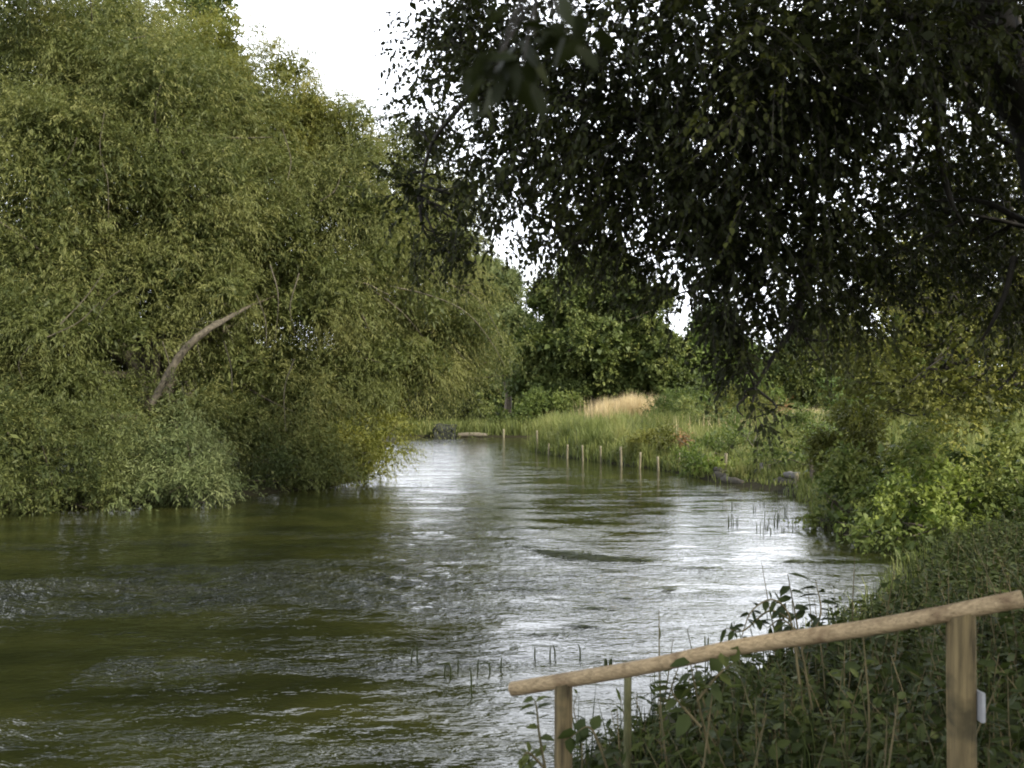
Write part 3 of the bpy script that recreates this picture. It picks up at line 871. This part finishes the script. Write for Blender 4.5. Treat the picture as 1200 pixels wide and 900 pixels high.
tag(dg.build('dry_grass', M['drygrass']), 'pale dry seeding grass in front of the dark oak and in the field', 'dry grass', kind='stuff')

# ------------------------------------------------------------------ right bank shrubs
SB = dict(L=.11, W=.055, per=24, nsh=26, sh_len=.34, K=8, upb=.5)
shrub('willowherb_clump', 'grey green herb clump where the right shrubs meet the river', 'shrub', (6.3, 18.2, .3),
      [L3(985, 580, 18, .45, .5, .4), L3(1010, 560, 18.2, .5, .5, .4), L3(975, 605, 17.6, .35, .4, .22), L3(1030, 600, 17, .4, .45, .35)], M['shrub'], **{**SB, 'tint0': .66})
shrub('nettle_clump', 'brightest green leafy clump at the middle of the right bank', 'shrub', (7.0, 16.2, .3),
      [L3(1095, 575, 15.9, .55, .5, .42), L3(1130, 595, 15.4, .5, .5, .4), L3(1070, 605, 15.6, .45, .5, .33), L3(1105, 615, 15, .5, .4, .28)], M['brightshrub'], **{**SB, 'tint0': .66})
shrub('hedge_shrub', 'yellow green shrub at the right edge below the riverside tree', 'shrub', (8.4, 15.8, .3),
      [L3(1170, 545, 16.2, .6, .6, .4), L3(1200, 575, 15.4, .6, .6, .5), L3(1230, 600, 14.6, .6, .6, .5), L3(1160, 590, 15.6, .45, .5, .4), L3(1120, 535, 17, .5, .5, .35)], M['shrub'], **{**SB, 'tint0': .8})
shrub('elder_shrub', 'dark upright shrub standing alone left of the riverside tree', 'shrub', (7.4, 21.6, .4),
      [L3(1000, 510, 21, .55, .5, .6), L3(985, 535, 20.6, .5, .5, .5), L3(1025, 530, 21, .5, .5, .5), L3(1000, 480, 21.4, .35, .4, .3)], M['riverside'], **{**SB, 'tint0': .35})
shrub('dogwood_shrub', 'light green shrub with arching tips behind the bright leafy clump', 'shrub', (7.9, 18.6, .4),
      [L3(1060, 535, 18.6, .55, .5, .42), L3(1090, 540, 18, .5, .5, .4), L3(1040, 560, 18.2, .5, .5, .4), L3(1075, 510, 19, .4, .4, .3)], M['shrub'], **{**SB, 'tint0': .85})
shrub('bramble_shrub', 'low dark green bramble at the water beside the bright leafy clump', 'shrub', (6.5, 15.0, .2),
      [L3(1040, 622, 15.2, .4, .4, .22), L3(1085, 640, 14.4, .45, .4, .22), L3(1000, 618, 16.2, .35, .4, .2), L3(1140, 640, 14, .5, .5, .3)], M['shrub'], **{**SB, 'tint0': .42})
shrub('thistle_clump', 'dark green thistle clump in the bank grass left of the drooping leaves', 'shrub', (8.1, 41, .4),
      [L3(830, 493, 41, .9, .7, .6), L3(855, 499, 40.6, .8, .7, .5), L3(812, 492, 42, .7, .6, .55)], M['fartree'], L=.13, W=.05, per=9, nsh=24, upb=.6)
shrub('sedge_clump', 'rounded dark sedge tussock above the broken log edge', 'shrub', (8.0, 32.4, .3),
      [L3(895, 524, 32, .62, .5, .5), L3(918, 529, 32, .5, .45, .42)], M['fartree'], L=.22, W=.02, per=22, nsh=24, upb=1.0, tint0=.6)
BK = dict(per=14, nsh=26, upb=.7)
shrub('meadowsweet_clump', 'grey green herb thicket right of the pale dry grass patch', 'shrub', (8.2, 47, .4),
      [L3(790, 481, 47, 1.16, .7, 0.79), L3(812, 477, 48, 1.16, .7, 0.79), L3(775, 489, 46, 0.90, .6, 0.66)], M['shrub'], L=.14, W=.05, **{**BK, 'tint0': .3})
shrub('meadowsweet_clump', 'dull olive herb thicket just behind the hanging leaf tip', 'shrub', (11, 44.5, .4),
      [L3(875, 487, 44, 1.16, .7, 0.79), L3(895, 494, 43, 1.03, .7, 0.66), L3(860, 481, 45, 1.03, .7, 0.79)], M['riverside'], L=.14, W=.05, **BK)
shrub('meadowsweet_clump', 'light green herb clump under the slim fence posts', 'shrub', (10.5, 36.5, .4),
      [L3(935, 509, 36, 0.90, .6, 0.66), L3(955, 504, 36.5, 0.90, .6, 0.66), L3(970, 519, 34, 0.90, .6, 0.66)], M['shrub'], L=.13, W=.05, **{**BK, 'tint0': .4})
shrub('willowherb_clump', 'mid green herb clump above the left broken log', 'shrub', (7.2, 31, .3),
      [L3(850, 514, 33, 0.77, .5, 0.53), L3(835, 524, 32, 0.64, .5, 0.46), L3(870, 511, 34, 0.77, .5, 0.53)], M['shrub'], L=.12, W=.05, **BK)
shrub('willowherb_clump', 'leafy green clump behind the right log heap beside the shrubs', 'shrub', (8.2, 26.5, .3),
      [L3(935, 537, 27, 0.64, .5, 0.39), L3(960, 534, 26, 0.64, .5, 0.53), L3(915, 539, 27.5, 0.52, .4, 0.33), L3(965, 549, 24, 0.52, .4, 0.46)], M['shrub'], L=.11, W=.045, **BK)
shrub('watercress_clump', 'low green plants at the water left of the left broken log', 'shrub', (6.0, 29.6, .1),
      [L3(815, 542, 29.8, 0.64, .4, 0.24), L3(828, 544, 29.2, 0.52, .4, 0.24)], M['brightshrub'], L=.1, W=.05, **{**BK, 'per': 20})
shrub('comfrey_clump', 'dark brown green clump in the bank grass above the eighth stake', 'shrub', (5.7, 35, .3),
      [L3(785, 517, 34.6, 0.64, .5, 0.60), L3(770, 515, 35.5, 0.57, .5, 0.53)], M['riverside'], L=.13, W=.05, **BK)
shrub('iris_clump', 'bright yellow green waterside plant beside the log edge stakes', 'shrub', (6.6, 28.6, .2),
      [L3(868, 552, 28.5, .35, .35, .2), L3(885, 555, 28, .25, .3, .18)], M['brightshrub'], L=.16, W=.03, per=24, nsh=16, upb=.9, tint0=.9)
shrub('dock_plant', 'brown red dock plant in the bank grass between stakes and tussock', 'plant', (6.2, 33.5, .3),
      [L3(804, 518, 33.5, .4, .4, .35)], M['rust'], L=.1, W=.04, per=20, nsh=16, upb=.8)
shrub('dock_plant', 'rusty orange seeding dock beside the grey fence post in the field edge', 'plant', (12, 46, .5),
      [L3(910, 484, 46, .35, .35, .4)], M['rust'], L=.12, W=.05, per=26, nsh=14, upb=.9)

# ------------------------------------------------------------------ stakes, posts, logs
def stake(name, label, cat, pos, h, r, mat, group=None, lean=(0, 0), square=False):
    root_z = -.35
    mb = MB()
    b = np.array([pos[0], pos[1], pos[2] + root_z]); t = np.array([pos[0] + lean[0], pos[1] + lean[1], pos[2] + h])
    pts = spline([b, (b + t) / 2 + rng.normal(0, .008, 3), t, t + (t - b) * .012], 8)
    mb.tube(pts, [r, r * 1.02, r, r * .97, r * .8], 4 if square else 9, lump=.05)
    o = mb.build(name, mat)
    v = np.empty(len(o.data.vertices) * 3, np.float32)
    o.data.vertices.foreach_get('co', v)
    o.data.vertices.foreach_set('co', (v.reshape(-1, 3) - np.array(pos, np.float32)).ravel())
    o.location = pos
    return tag(o, label, cat, group)


ORD = ['first', 'second', 'third', 'fourth', 'fifth', 'sixth', 'seventh', 'eighth', 'ninth']
SP = [(632.7, 505, 529), (646.5, 520, 533), (668, 521, 537), (687, 522, 540), (708.5, 523, 541), (731.5, 524, 545), (753, 530, 548), (776, 535, 551), (799, 531, 552)]
EXTRA = [', at the bend', ', thin', ', leaning', '', '', ', thick', '', ', in water', '']
for i, (px, t, b) in enumerate(SP):
    y = 2640 / (b - 470)
    p = at(px, b, y)
    stake('wooden_stake', f'{ORD[i]} pale stake from the left along the grassy bank' + EXTRA[i], 'stake', (p[0] - .16, p[1] - .4, 0), (b - t) / F * y, [.04, .028, .036, .03, .034, .042, .036, .038, .032][i], M['stake'],
          'wooden stakes along the grassy bank', lean=(rng.normal(0, .03), 0))
for (px, t, b, lab) in [(825.5, 533, 549, 'thin pale stake behind the low green plants left of logs'), (850.5, 532, 552, 'tall pale stake beside the left broken log'), (872, 546, 556, 'short brown stake beside the bright yellow green plant'),
                        (892, 543, 559, 'grey stake between the two log heaps'), (901, 545, 559, 'pale stake close right of the grey stake by logs'), (933, 555, 570, 'short pale stake among the right log heap')]:
    y = {825.5: 30.4, 850.5: 28.4, 872: 28.0, 892: 27.4, 901: 27.2, 933: 24.6}[px]
    p = at(px, b, y)
    gz = float(ground_z(np.array([p[0]]), np.array([p[1]]))[0])
    stake('wooden_stake', lab, 'stake', (p[0], p[1], max(gz, 0)), CAM_Z + (470 - t) / F * y - max(gz, 0), .045, M['greystake'] if px in (892, 872) else M['stake'], 'stakes by the log edge')
p = at(926, 515, 46)
stake('fence_post', 'thick grey square fence post in the field edge grass', 'post', (p[0], p[1], .45), CAM_Z - 15 / F * 46 - .45 + .0, .19, M['greystake'], square=True)
p = at(909, 505, 44)
stake('fence_post', 'slim pale fence post just left of the thick grey post', 'post', (p[0], p[1], .45), .95, .05, M['stake'])
p = at(953, 505, 44)
stake('fence_post', 'slim pale fence post right of the thick grey post', 'post', (p[0], p[1], .45), .85, .06, M['stake'])
p = at(955, 548, 24)
stake('driftwood_stub', 'pale bleached branch stub standing beside the right log heap', 'branch', (p[0], p[1], .3), .55, .055, M['plank'], lean=(-.12, 0))


def log(label, a, b, r, mat, name='log', group=None, sides=9):
    mb = MB()
    a, b = np.array(a, float), np.array(b, float)
    c = (a + b) / 2
    pts = spline([a, c + rng.normal(0, .04, 3), b], 9)
    mb.tube(pts - c, [r * .8, r * 1.1, r * .95, r * 1.05, r * .75], sides, lump=.09)
    o = mb.build(name, mat, smooth=False)
    o.location = c
    return tag(o, label, 'log', group)


log('left end log of the broken edge, dark and wet at the waterline', at(838, 556, 28.6), at(852, 561, 27.7), .13, M['log'], group='logs along the bank edge')
log('grey weathered log angled to the water right of the tall pale stake', at(846, 562, 28.0), at(872, 567, 26.7), .115, M['log'], group='logs along the bank edge')
log('small log lying on top of the left log heap', at(838, 550, 28.8), at(848, 554, 28.2), .09, M['log'], group='logs along the bank edge')
log('long dark log under the overhang of the right log heap', at(908, 566, 26.0), at(938, 571, 25.0), .15, M['log'], group='logs along the bank edge')
log('pale top log of the right log heap', at(920, 556, 25.8), at(945, 558, 25.0), .09, M['greystake'], group='logs along the bank edge')
log('stubby grey log end on the right log heap near the shrubs', at(934, 566, 24.9), at(948, 563, 24.8), .11, M['greystake'], group='logs along the bank edge')


def beam_obj(name, label, cat, lo, hi, mat, bev=.06, jit=.03, group=None):
    """weathered block with bevelled, uneven edges"""
    lo, hi = np.array(lo, float), np.array(hi, float)
    import bmesh
    bm = bmesh.new()
    bmesh.ops.create_cube(bm, size=1)
    for v in bm.verts:
        v.co = Vector([(hi[i] - lo[i]) * v.co[i] for i in range(3)])
    bmesh.ops.subdivide_edges(bm, edges=bm.edges[:], cuts=3, use_grid_fill=True)
    for v in bm.verts:
        v.co += Vector(rng.normal(0, jit, 3))
    bmesh.ops.bevel(bm, geom=[e for e in bm.edges if e.calc_face_angle(0) > .9], offset=bev, segments=2, affect='EDGES')
    me = bpy.data.meshes.new(name)
    bm.to_mesh(me); bm.free()
    me.materials.append(mat)
    o = bpy.data.objects.new(name, me)
    o.location = (lo + hi) / 2
    COL.objects.link(o)
    return tag(o, label, cat, group)


beam_obj('timber_block', 'black old timber block standing in the water at the far bank', 'timber', (-4.65, 61.0, -.3), (-3.45, 62.1, .78), M['darklog'], .08, .04)
log('pale plank like log lying along the far bank beside the black block', (-3.25, 61.6, .16), (-1.5, 61.8, .14), .13, M['plank'])
stake('wooden_stake', 'short pale stake at the far bank right of the plank like log', 'stake', (-.5, 61.5, 0), .5, .06, M['stake'])

# ------------------------------------------------------------------ water plants
def stem_plant(label, px, py, hpx, n=1, spread=.04, group=None, bendy=.2, name='water_plant', w=.0065, arch=False):
    y = 2640 / (py - 470)
    p = at(px, py, y); p[2] = 0
    h = hpx / F * y
    mb = MB()
    for k in range(n):
        q = np.array([rng.normal(0, spread), rng.normal(0, spread), -.15]) if n > 1 else np.array([0, 0, -.15])
        hh = h * (rng.uniform(.55, 1.0) if k else 1)
        bx = rng.normal(0, bendy) * hh
        if arch:
            pts = [q, q + np.array([bx * .3 + .01, 0, .15 + hh * .8]), q + np.array([-.05, 0, .15 + hh]), q + np.array([-.12, 0, .15 + hh * .8])]
        else:
            pts = [q, q + np.array([bx * .2, 0, .15 + hh * .5]), q + np.array([bx, 0, .15 + hh])]
        mb.tube(spline(pts, 8), [w, w * 1.1, w * .9, w * .35], 5)
    o = mb.build(name, M['reed'])
    o.location = p
    return tag(o, label, 'water plant', group)


G = 'dark stems in the water left of the handrail'
stem_plant('pair of dark stems, leftmost above the water before the handrail', 481, 772, 17, 2, .03, G)
stem_plant('arched dark stem bending left in the water near the leftmost pair', 528, 791, 15, 1, .02, G, arch=True)
stem_plant('thin straight dark stem left of the arched stem', 521, 790, 14, 1, .02, G)
stem_plant('tallest dark stem, nearest of the stems before the handrail', 553, 812, 34, 1, .02, G, .06)
stem_plant('faint short stem between the arched stem and the tallest stem', 537, 783, 12, 1, .02, G)
stem_plant('straight dark stem right behind the tallest stem', 560, 785, 14, 1, .02, G, .05)
stem_plant('hooked dark stem with a lump, second from right before the handrail', 573, 786, 10, 1, .02, G, arch=True)
stem_plant('rightmost upright stem of the cluster before the handrail', 587, 785, 17, 1, .02, G, .05)
stem_plant('small leafy dark sprout sitting above the left end of the handrail', 639, 770, 15, 3, .04, G)
stem_plant('slanting dark stem right of the leafy sprout', 680, 768, 15, 1, .02, G, .5)
stem_plant('stout short stem just above the rail', 712, 781, 12, 2, .015, G, .05, w=.016)
stem_plant('small hooked stem standing highest above the rail', 773, 742, 8, 1, .02, G, .4)
stem_plant('short dark shoot just above the rail below the bramble sprays', 829, 754, 10, 2, .02, G, .2)
G = 'water plant shoots off the right bank shrubs'
for (px, py, hp) in [(851, 594, 8), (865, 592, 4), (857, 614, 12), (862, 614, 12), (887, 620, 10), (902, 614, 16), (910, 615, 8), (919, 602, 14), (913, 609, 8), (926, 613, 8), (896, 619, 6), (893, 592, 5), (910, 584, 14), (901, 624, 10), (883, 598, 6), (920, 621, 6)]:
    stem_plant('little dark shoots standing in the bright water off the right shrubs', px, py, hp, 3, .05, G, .15)

# floating and just-submerged weed
wd = MB()
for (px, py, wx, wy, n) in [(660, 648, .42, .30, 700), (690, 652, .55, .34, 900), (722, 655, .50, .26, 700), (752, 656, .34, .12, 300), (640, 645, .3, .12, 160), (845, 580, 1.1, 1.0, 350), (935, 657, .5, .22, 200), (830, 665, .5, .1, 80), (700, 712, .4, .06, 60), (645, 742, .3, .06, 36),
                            (650, 550, 1.3, 1.4, 260), (730, 568, 1.0, .8, 200), (690, 733, .3, .05, 40), (740, 700, .3, .05, 36), (620, 640, .5, .12, 60), (790, 690, .3, .06, 30)]:
    y = 2640 / (py - 470)
    c = at(px, py, y)
    a = rng.uniform(0, 6.28, n); r = np.abs(rng.normal(0, .55, n))
    x = c[0] + np.cos(a) * r * wx * rng.uniform(.6, 1, n); yy = c[1] + np.sin(a) * r * wy
    P = np.stack([x, yy, waves(x, yy) + rng.uniform(.001, .008, n)], 1)
    D = np.stack([rng.normal(-.8, .3, n), rng.normal(-.4, .3, n), rng.normal(.02, .05, n)], 1)
    leaves(wd, P, D, rng.uniform(.06, .22, n), rng.uniform(.006, .016, n), rng.uniform(.2, 1, n), ref=np.array([0, 0, 1.0]) + rng.normal(0, .2, (n, 3)))
tag(wd.build('water_weed', M['reed']), 'dark floating water weed mats breaking the bright river surface', 'water weed', kind='stuff')

# ------------------------------------------------------------------ near bank undergrowth
ug, us = MB(), MB()
n = 5200
x = rng.uniform(.0, 7.5, n); y = rng.uniform(2.6, 13.5, n)
d = river_sd(x, y)
k = (d > .18) & (x < y * .62 + .6)
x, y, d = x[k], y[k], d[k]
# keep the sightline over the steps open: growth is knee-high near the handrail, taller to the right
h = np.interp(d, [0, .5, 1.2, 3], [.28, .42, .58, .70]) * rng.uniform(.6, 1.15, len(x)) * np.interp(y, [2.5, 4, 6, 13], [.6, .85, 1.0, .9])
z = ground_z(x, y)
O = np.stack([x, y, z - .02], 1)
D = np.stack([rng.normal(0, .28, len(x)), rng.normal(0, .28, len(x)), np.ones(len(x))], 1)
for s0 in range(0, len(x), 1):
    pass
tnt = np.clip(.42 + .25 * lumps(x, y, .25) + rng.normal(0, .12, len(x)), 0, 1)
big = rng.random(len(x))
for sel, L_, W_, K_ in ((big < .38, .10, .058, 13), ((big >= .38) & (big < .72), .072, .032, 18), (big >= .72, .115, .022, 16)):
    o_, d_, h_, t_ = O[sel], D[sel], h[sel], tnt[sel]
    for q in np.array_split(np.arange(len(o_)), 8):
        shoots(ug, o_[q], d_[q], h_[q], .08, K_, L_, W_, t_[q], shape='ovate', spread=.85, droop=.22, stem=us, stem_r=.005, curl=.12, start=.15)
for q in range(70):
    x0, y0 = rng.uniform(.3, 5.5), rng.uniform(3.4, 9)
    if river_sd(np.array([x0]), np.array([y0]))[0] < .25 or x0 > y0 * .6:
        continue
    z0 = float(ground_z(np.array([x0]), np.array([y0]))[0]); hh = rng.uniform(.5, .95)
    b0 = np.array([x0, y0, z0 - .05]); lean = rng.normal(0, .22, 3) * hh; lean[2] = hh
    us.tube(spline([b0, b0 + lean * .5 + rng.normal(0, .02, 3), b0 + lean], 7), [.006, .005, .002], 5)
us.build('undergrowth_stems', M['stem'])
o = bpy.data.objects['undergrowth_stems']
tag(o, 'thin stems of the tangled nettles on the near bank', 'stems', kind='stuff')
gz = MB()
n = 9000
x = rng.uniform(.2, 9, n); y = rng.uniform(2.6, 15, n)
d = river_sd(x, y)
k = d > .1
x, y = x[k], y[k]
blades(gz, x, y, rng.uniform(.2, .6, len(x)), .009, rng.uniform(0, .6, len(x)), .4)
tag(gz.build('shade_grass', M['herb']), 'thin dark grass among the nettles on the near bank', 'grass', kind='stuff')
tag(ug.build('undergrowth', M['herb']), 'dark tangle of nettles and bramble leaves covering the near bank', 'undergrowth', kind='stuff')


def spray(name, label, cat, pts, K, L, W, r=.006, tint=.4, mat='herb', side=()):
    root = empty(name, pts[0], label, cat)
    st, lf = MB(), MB()
    for pl in [pts] + list(side):
        sp_ = spline(pl, 20)
        st.tube(sp_, [r, r * .8, r * .35], 6)
        tt = np.linspace(.25, 1, K)
        P = np.array([sp_[int(t * 19)] for t in tt])
        tan = unit(np.gradient(sp_, axis=0))[(tt * 19).astype(int)]
        sgn = np.where(np.arange(K) % 2, 1, -1)[:, None]
        S = unit(np.cross(tan, np.array([0, -1.0, .3]))) * sgn
        leaves(lf, P, tan * .35 + S * .9 + rng.normal(0, .25, (K, 3)) - np.array([0, 0, .2]), L * rng.uniform(.6, 1.15, K), W * rng.uniform(.7, 1.1, K), np.clip(rng.normal(tint, .15, K), 0, 1), shape='ovate', droop=.2)
    st.build('stem', M['stem'], root, smooth=True)
    lf.build('leaves', M[mat], root)
    return root


spray('bramble_spray', 'highest bramble spray with paired leaves reaching above the rail middle', 'plant', [at(950, 830, 5.2), at(938, 760, 5.2), at(930, 715, 5.2), at(922, 672, 5.1)], 12, .10, .05, tint=.15,
      side=[[at(938, 760, 5.2), at(960, 720, 5.2), at(955, 680, 5.3)], [at(934, 740, 5.2), at(915, 725, 5.2), at(898, 735, 5.2)]])
spray('bramble_spray', 'arching dark bramble spray with drooping leaves left of the highest spray', 'plant', [at(935, 800, 5.0), at(925, 725, 5.0), at(905, 702, 4.9), at(880, 715, 4.8), at(868, 745, 4.8)], 13, .07, .035, tint=.15,
      side=[[at(925, 725, 5.0), at(900, 715, 5), at(870, 738, 5), at(850, 735, 5)]])
spray('bramble_spray', 'broad leaved bramble spray crossing in front of the middle of the rail', 'plant', [at(830, 880, 4.1), at(815, 810, 4.0), at(808, 775, 3.95)], 9, .09, .062, tint=.6,
      side=[[at(815, 820, 4.0), at(840, 790, 4.0), at(858, 775, 4)], [at(820, 850, 4), at(790, 815, 4), at(786, 800, 4)]])
spray('dogwood_sapling', 'upright light green sapling in front of the left end of the rail', 'plant', [at(640, 905, 3.9), at(632, 860, 3.85), at(629, 830, 3.85), at(626, 818, 3.85)], 9, .07, .038, tint=.75,
      side=[[at(640, 900, 3.9), at(620, 880, 3.85), at(612, 885, 3.85)]])
spray('nettle_stalk', 'thin stalk with one top leaf right of the left rail post', 'plant', [at(682, 900, 4.5), at(680, 860, 4.5), at(672, 830, 4.5), at(676, 812, 4.5)], 3, .05, .03, tint=.5, r=.004)
spray('bramble_spray', 'low leafy bramble at the foot of the left rail post', 'plant', [at(720, 930, 4.3), at(705, 880, 4.2), at(690, 850, 4.2), at(668, 862, 4.2)], 11, .08, .055, tint=.45)

# ------------------------------------------------------------------ handrail
A = at(600, 806, 4.4); B = at(1196, 701, 3.6)
root = empty('handrail', (A[0], A[1], .3), 'rustic handrail of peeled pale pole on two posts, sloping to the river', 'handrail')
rl = MB()
mid = (A + B) / 2 + np.array([0, 0, .008])
pts = spline([A, A * .7 + B * .3 + np.array([0, 0, -.004]), mid, A * .25 + B * .75 + np.array([0, 0, -.006]), B], 46)
dirv = unit(B - A)
pts = np.vstack([A - dirv * .004, pts, B + dirv * .004])
rad = np.full(len(pts), .0305) * (1 + .02 * np.sin(np.linspace(0, 14, len(pts))))
rad[0] *= .86; rad[-1] *= .86
rl.tube(pts, rad, 22)
ro = rl.build('rail', M['rail'], root, smooth=True)
# let the grain run along the pole
ang = math.atan2(B[1] - A[1], B[0] - A[0])


def post(px, half, mat, round_):
    t = (px - 600) / 596.0
    c = A * (1 - t) + B * t
    for _ in range(4):
        cpx = 600 + F * c[0] / c[1]
        t += (px - cpx) / 596.0
        c = A * (1 - t) + B * t
    slope = (B[2] - A[2]) / (B[0] - A[0])
    zb = float(ground_z(np.array([c[0]]), np.array([c[1]]))[0]) - .4
    sec = []
    n = 28 if not round_ else 20
    for k in range(n):
        a = 2 * math.pi * k / n
        ca, sa = math.cos(a), math.sin(a)
        p_ = 2.0 if round_ else 7.0
        q = (abs(ca) ** p_ + abs(sa) ** p_) ** (-1 / p_)
        sec.append((half * q * ca, half * q * sa))
    sec = np.array(sec)
    rot = np.array([[math.cos(.12), -math.sin(.12)], [math.sin(.12), math.cos(.12)]])
    sec = sec @ rot.T
    mb = MB()
    zs = np.linspace(zb, c[2] - .012, 14)
    v = []
    for i, z in enumerate(zs):
        zz = np.full(n, z)
        if i == len(zs) - 1:
            zz = z + sec[:, 0] * slope
        wob = 1 + .012 * math.sin(i * 1.3)
        v.append(np.column_stack([c[0] + sec[:, 0] * wob, c[1] + sec[:, 1] * wob, zz]))
    v = np.concatenate(v)
    f = [(i * n + k, i * n + (k + 1) % n, (i + 1) * n + (k + 1) % n, (i + 1) * n + k) for i in range(len(zs) - 1) for k in range(n)]
    mb.add(v, f)
    last = v[-n:]
    mb.add(np.vstack([last, last.mean(0)]), [(k, (k + 1) % n, n) for k in range(n)])
    return mb.build('post', mat, root, smooth=round_), c


p1, c1 = post(1124, .0405, M['post'], False)
p2, c2 = post(660, .038, M['post'], True)
import bmesh
bm = bmesh.new()
bmesh.ops.create_cube(bm, size=1)
for v in bm.verts:
    v.co = Vector((v.co.x * .016, v.co.y * .13, v.co.z * .105))
bmesh.ops.bevel(bm, geom=bm.edges[:], offset=.0025, segments=2, affect='EDGES')
me = bpy.data.meshes.new('marker_board'); bm.to_mesh(me); bm.free()
me.materials.append(M['white'])
mk = bpy.data.objects.new('marker_board', me)
COL.objects.link(mk)
mk.parent = p1
q = at(1137, 822, c1[1] + .01)
mk.location = Vector(q) - root.location + Vector((0.004, 0, 0))
mk.rotation_euler = (math.radians(0), 0, math.radians(6))
tag(mk, 'small pale board fixed to the side of the right post')

p = at(735, 860, 4.9)
stake('mossy_stake', 'thin mossy stake rising behind the rail right of the left post', 'stake', (p[0], p[1], .2), CAM_Z + (470 - 792) / F * 4.9 - .2, .019, M['mossstake'])

# ------------------------------------------------------------------ camera, light, sky
cam = bpy.data.cameras.new('camera')
cam.sensor_width = 36; cam.lens = 36
cam.clip_start = .05; cam.clip_end = 4000
cam.dof.use_dof = True
cam.dof.focus_distance = 14
cam.dof.aperture_fstop = 4.5
co = bpy.data.objects.new('camera', cam)
co.location = (0, 0, CAM_Z)
co.rotation_euler = (math.radians(90) + math.atan(20 / F), 0, 0)
COL.objects.link(co)
SC.camera = co

ELEV = math.radians(38)
SUN = unit(np.array([.80, -.60, 0])) * math.cos(ELEV) + np.array([0, 0, math.sin(ELEV)])
sl = bpy.data.lights.new('sun', 'SUN')
sl.energy = 4.6; sl.angle = math.radians(2.0); sl.color = (1, .93, .80)
so = bpy.data.objects.new('sun', sl)
so.rotation_euler = Vector(-SUN).to_track_quat('-Z', 'Y').to_euler()
so.location = (20, -20, 30)
COL.objects.link(so)

w = bpy.data.worlds.new('World')
SC.world = w
w.use_nodes = True
nt = w.node_tree
nt.nodes.clear()
L = nt.links.new
out = nt.nodes.new('ShaderNodeOutputWorld')
bg = nd(nt, 'ShaderNodeBackground', i_Strength=.10)
sky = nd(nt, 'ShaderNodeTexSky', sky_type='NISHITA', sun_disc=False)
sky.sun_elevation = ELEV
sky.sun_rotation = math.atan2(SUN[0], SUN[1])
tc = nd(nt, 'ShaderNodeTexCoord')
mp = nd(nt, 'ShaderNodeMapping')
mp.inputs['Scale'].default_value = (1, 1, 2.2)
mp.inputs['Location'].default_value = (.35, .1, 0)
cn = nd(nt, 'ShaderNodeTexNoise', i_Scale=2.4, i_Detail=6, i_Roughness=.6)
sx = nd(nt, 'ShaderNodeSeparateXYZ')
L(tc.outputs['Generated'], sx.inputs[0])
# broken cloud overhead thickening to a white bank low in the sky
lo = nd(nt, 'ShaderNodeMapRange', interpolation_type='SMOOTHSTEP')
lo.inputs[1].default_value = .80; lo.inputs[2].default_value = .30
lo.inputs[3].default_value = -.06; lo.inputs[4].default_value = .22
L(sx.outputs[2], lo.inputs[0])
ad = nd(nt, 'ShaderNodeMath', operation='ADD')
cr = ramp(nt, [(.46, (0, 0, 0)), (.62, (1, 1, 1))])
L(tc.outputs['Generated'], mp.inputs[0]); L(mp.outputs[0], cn.inputs['Vector'])
L(cn.outputs['Fac'], ad.inputs[0]); L(lo.outputs[0], ad.inputs[1]); L(ad.outputs[0], cr.inputs[0])
mx = nd(nt, 'ShaderNodeMix', data_type='RGBA')
mx.inputs[7].default_value = (20, 20.8, 22.4, 1)
L(cr.outputs[0], mx.inputs[0]); L(sky.outputs[0], mx.inputs[6])
L(mx.outputs[2], bg.inputs['Color']); L(bg.outputs[0], out.inputs[0])

vs = SC.view_settings
vs.view_transform = 'Standard'
vs.look = 'None'
vs.exposure = 0.7
vs.gamma = 1
vs.use_curve_mapping = False
SC.render.engine = 'CYCLES'
SC.cycles.max_bounces = 6
SC.cycles.diffuse_bounces = 3
SC.cycles.glossy_bounces = 3
SC.cycles.transmission_bounces = 4
SC.cycles.use_denoising = True
SC.cycles.filter_width = 1.9
print('faces', sum(len(o.data.polygons) for o in bpy.data.objects if o.type == 'MESH'))
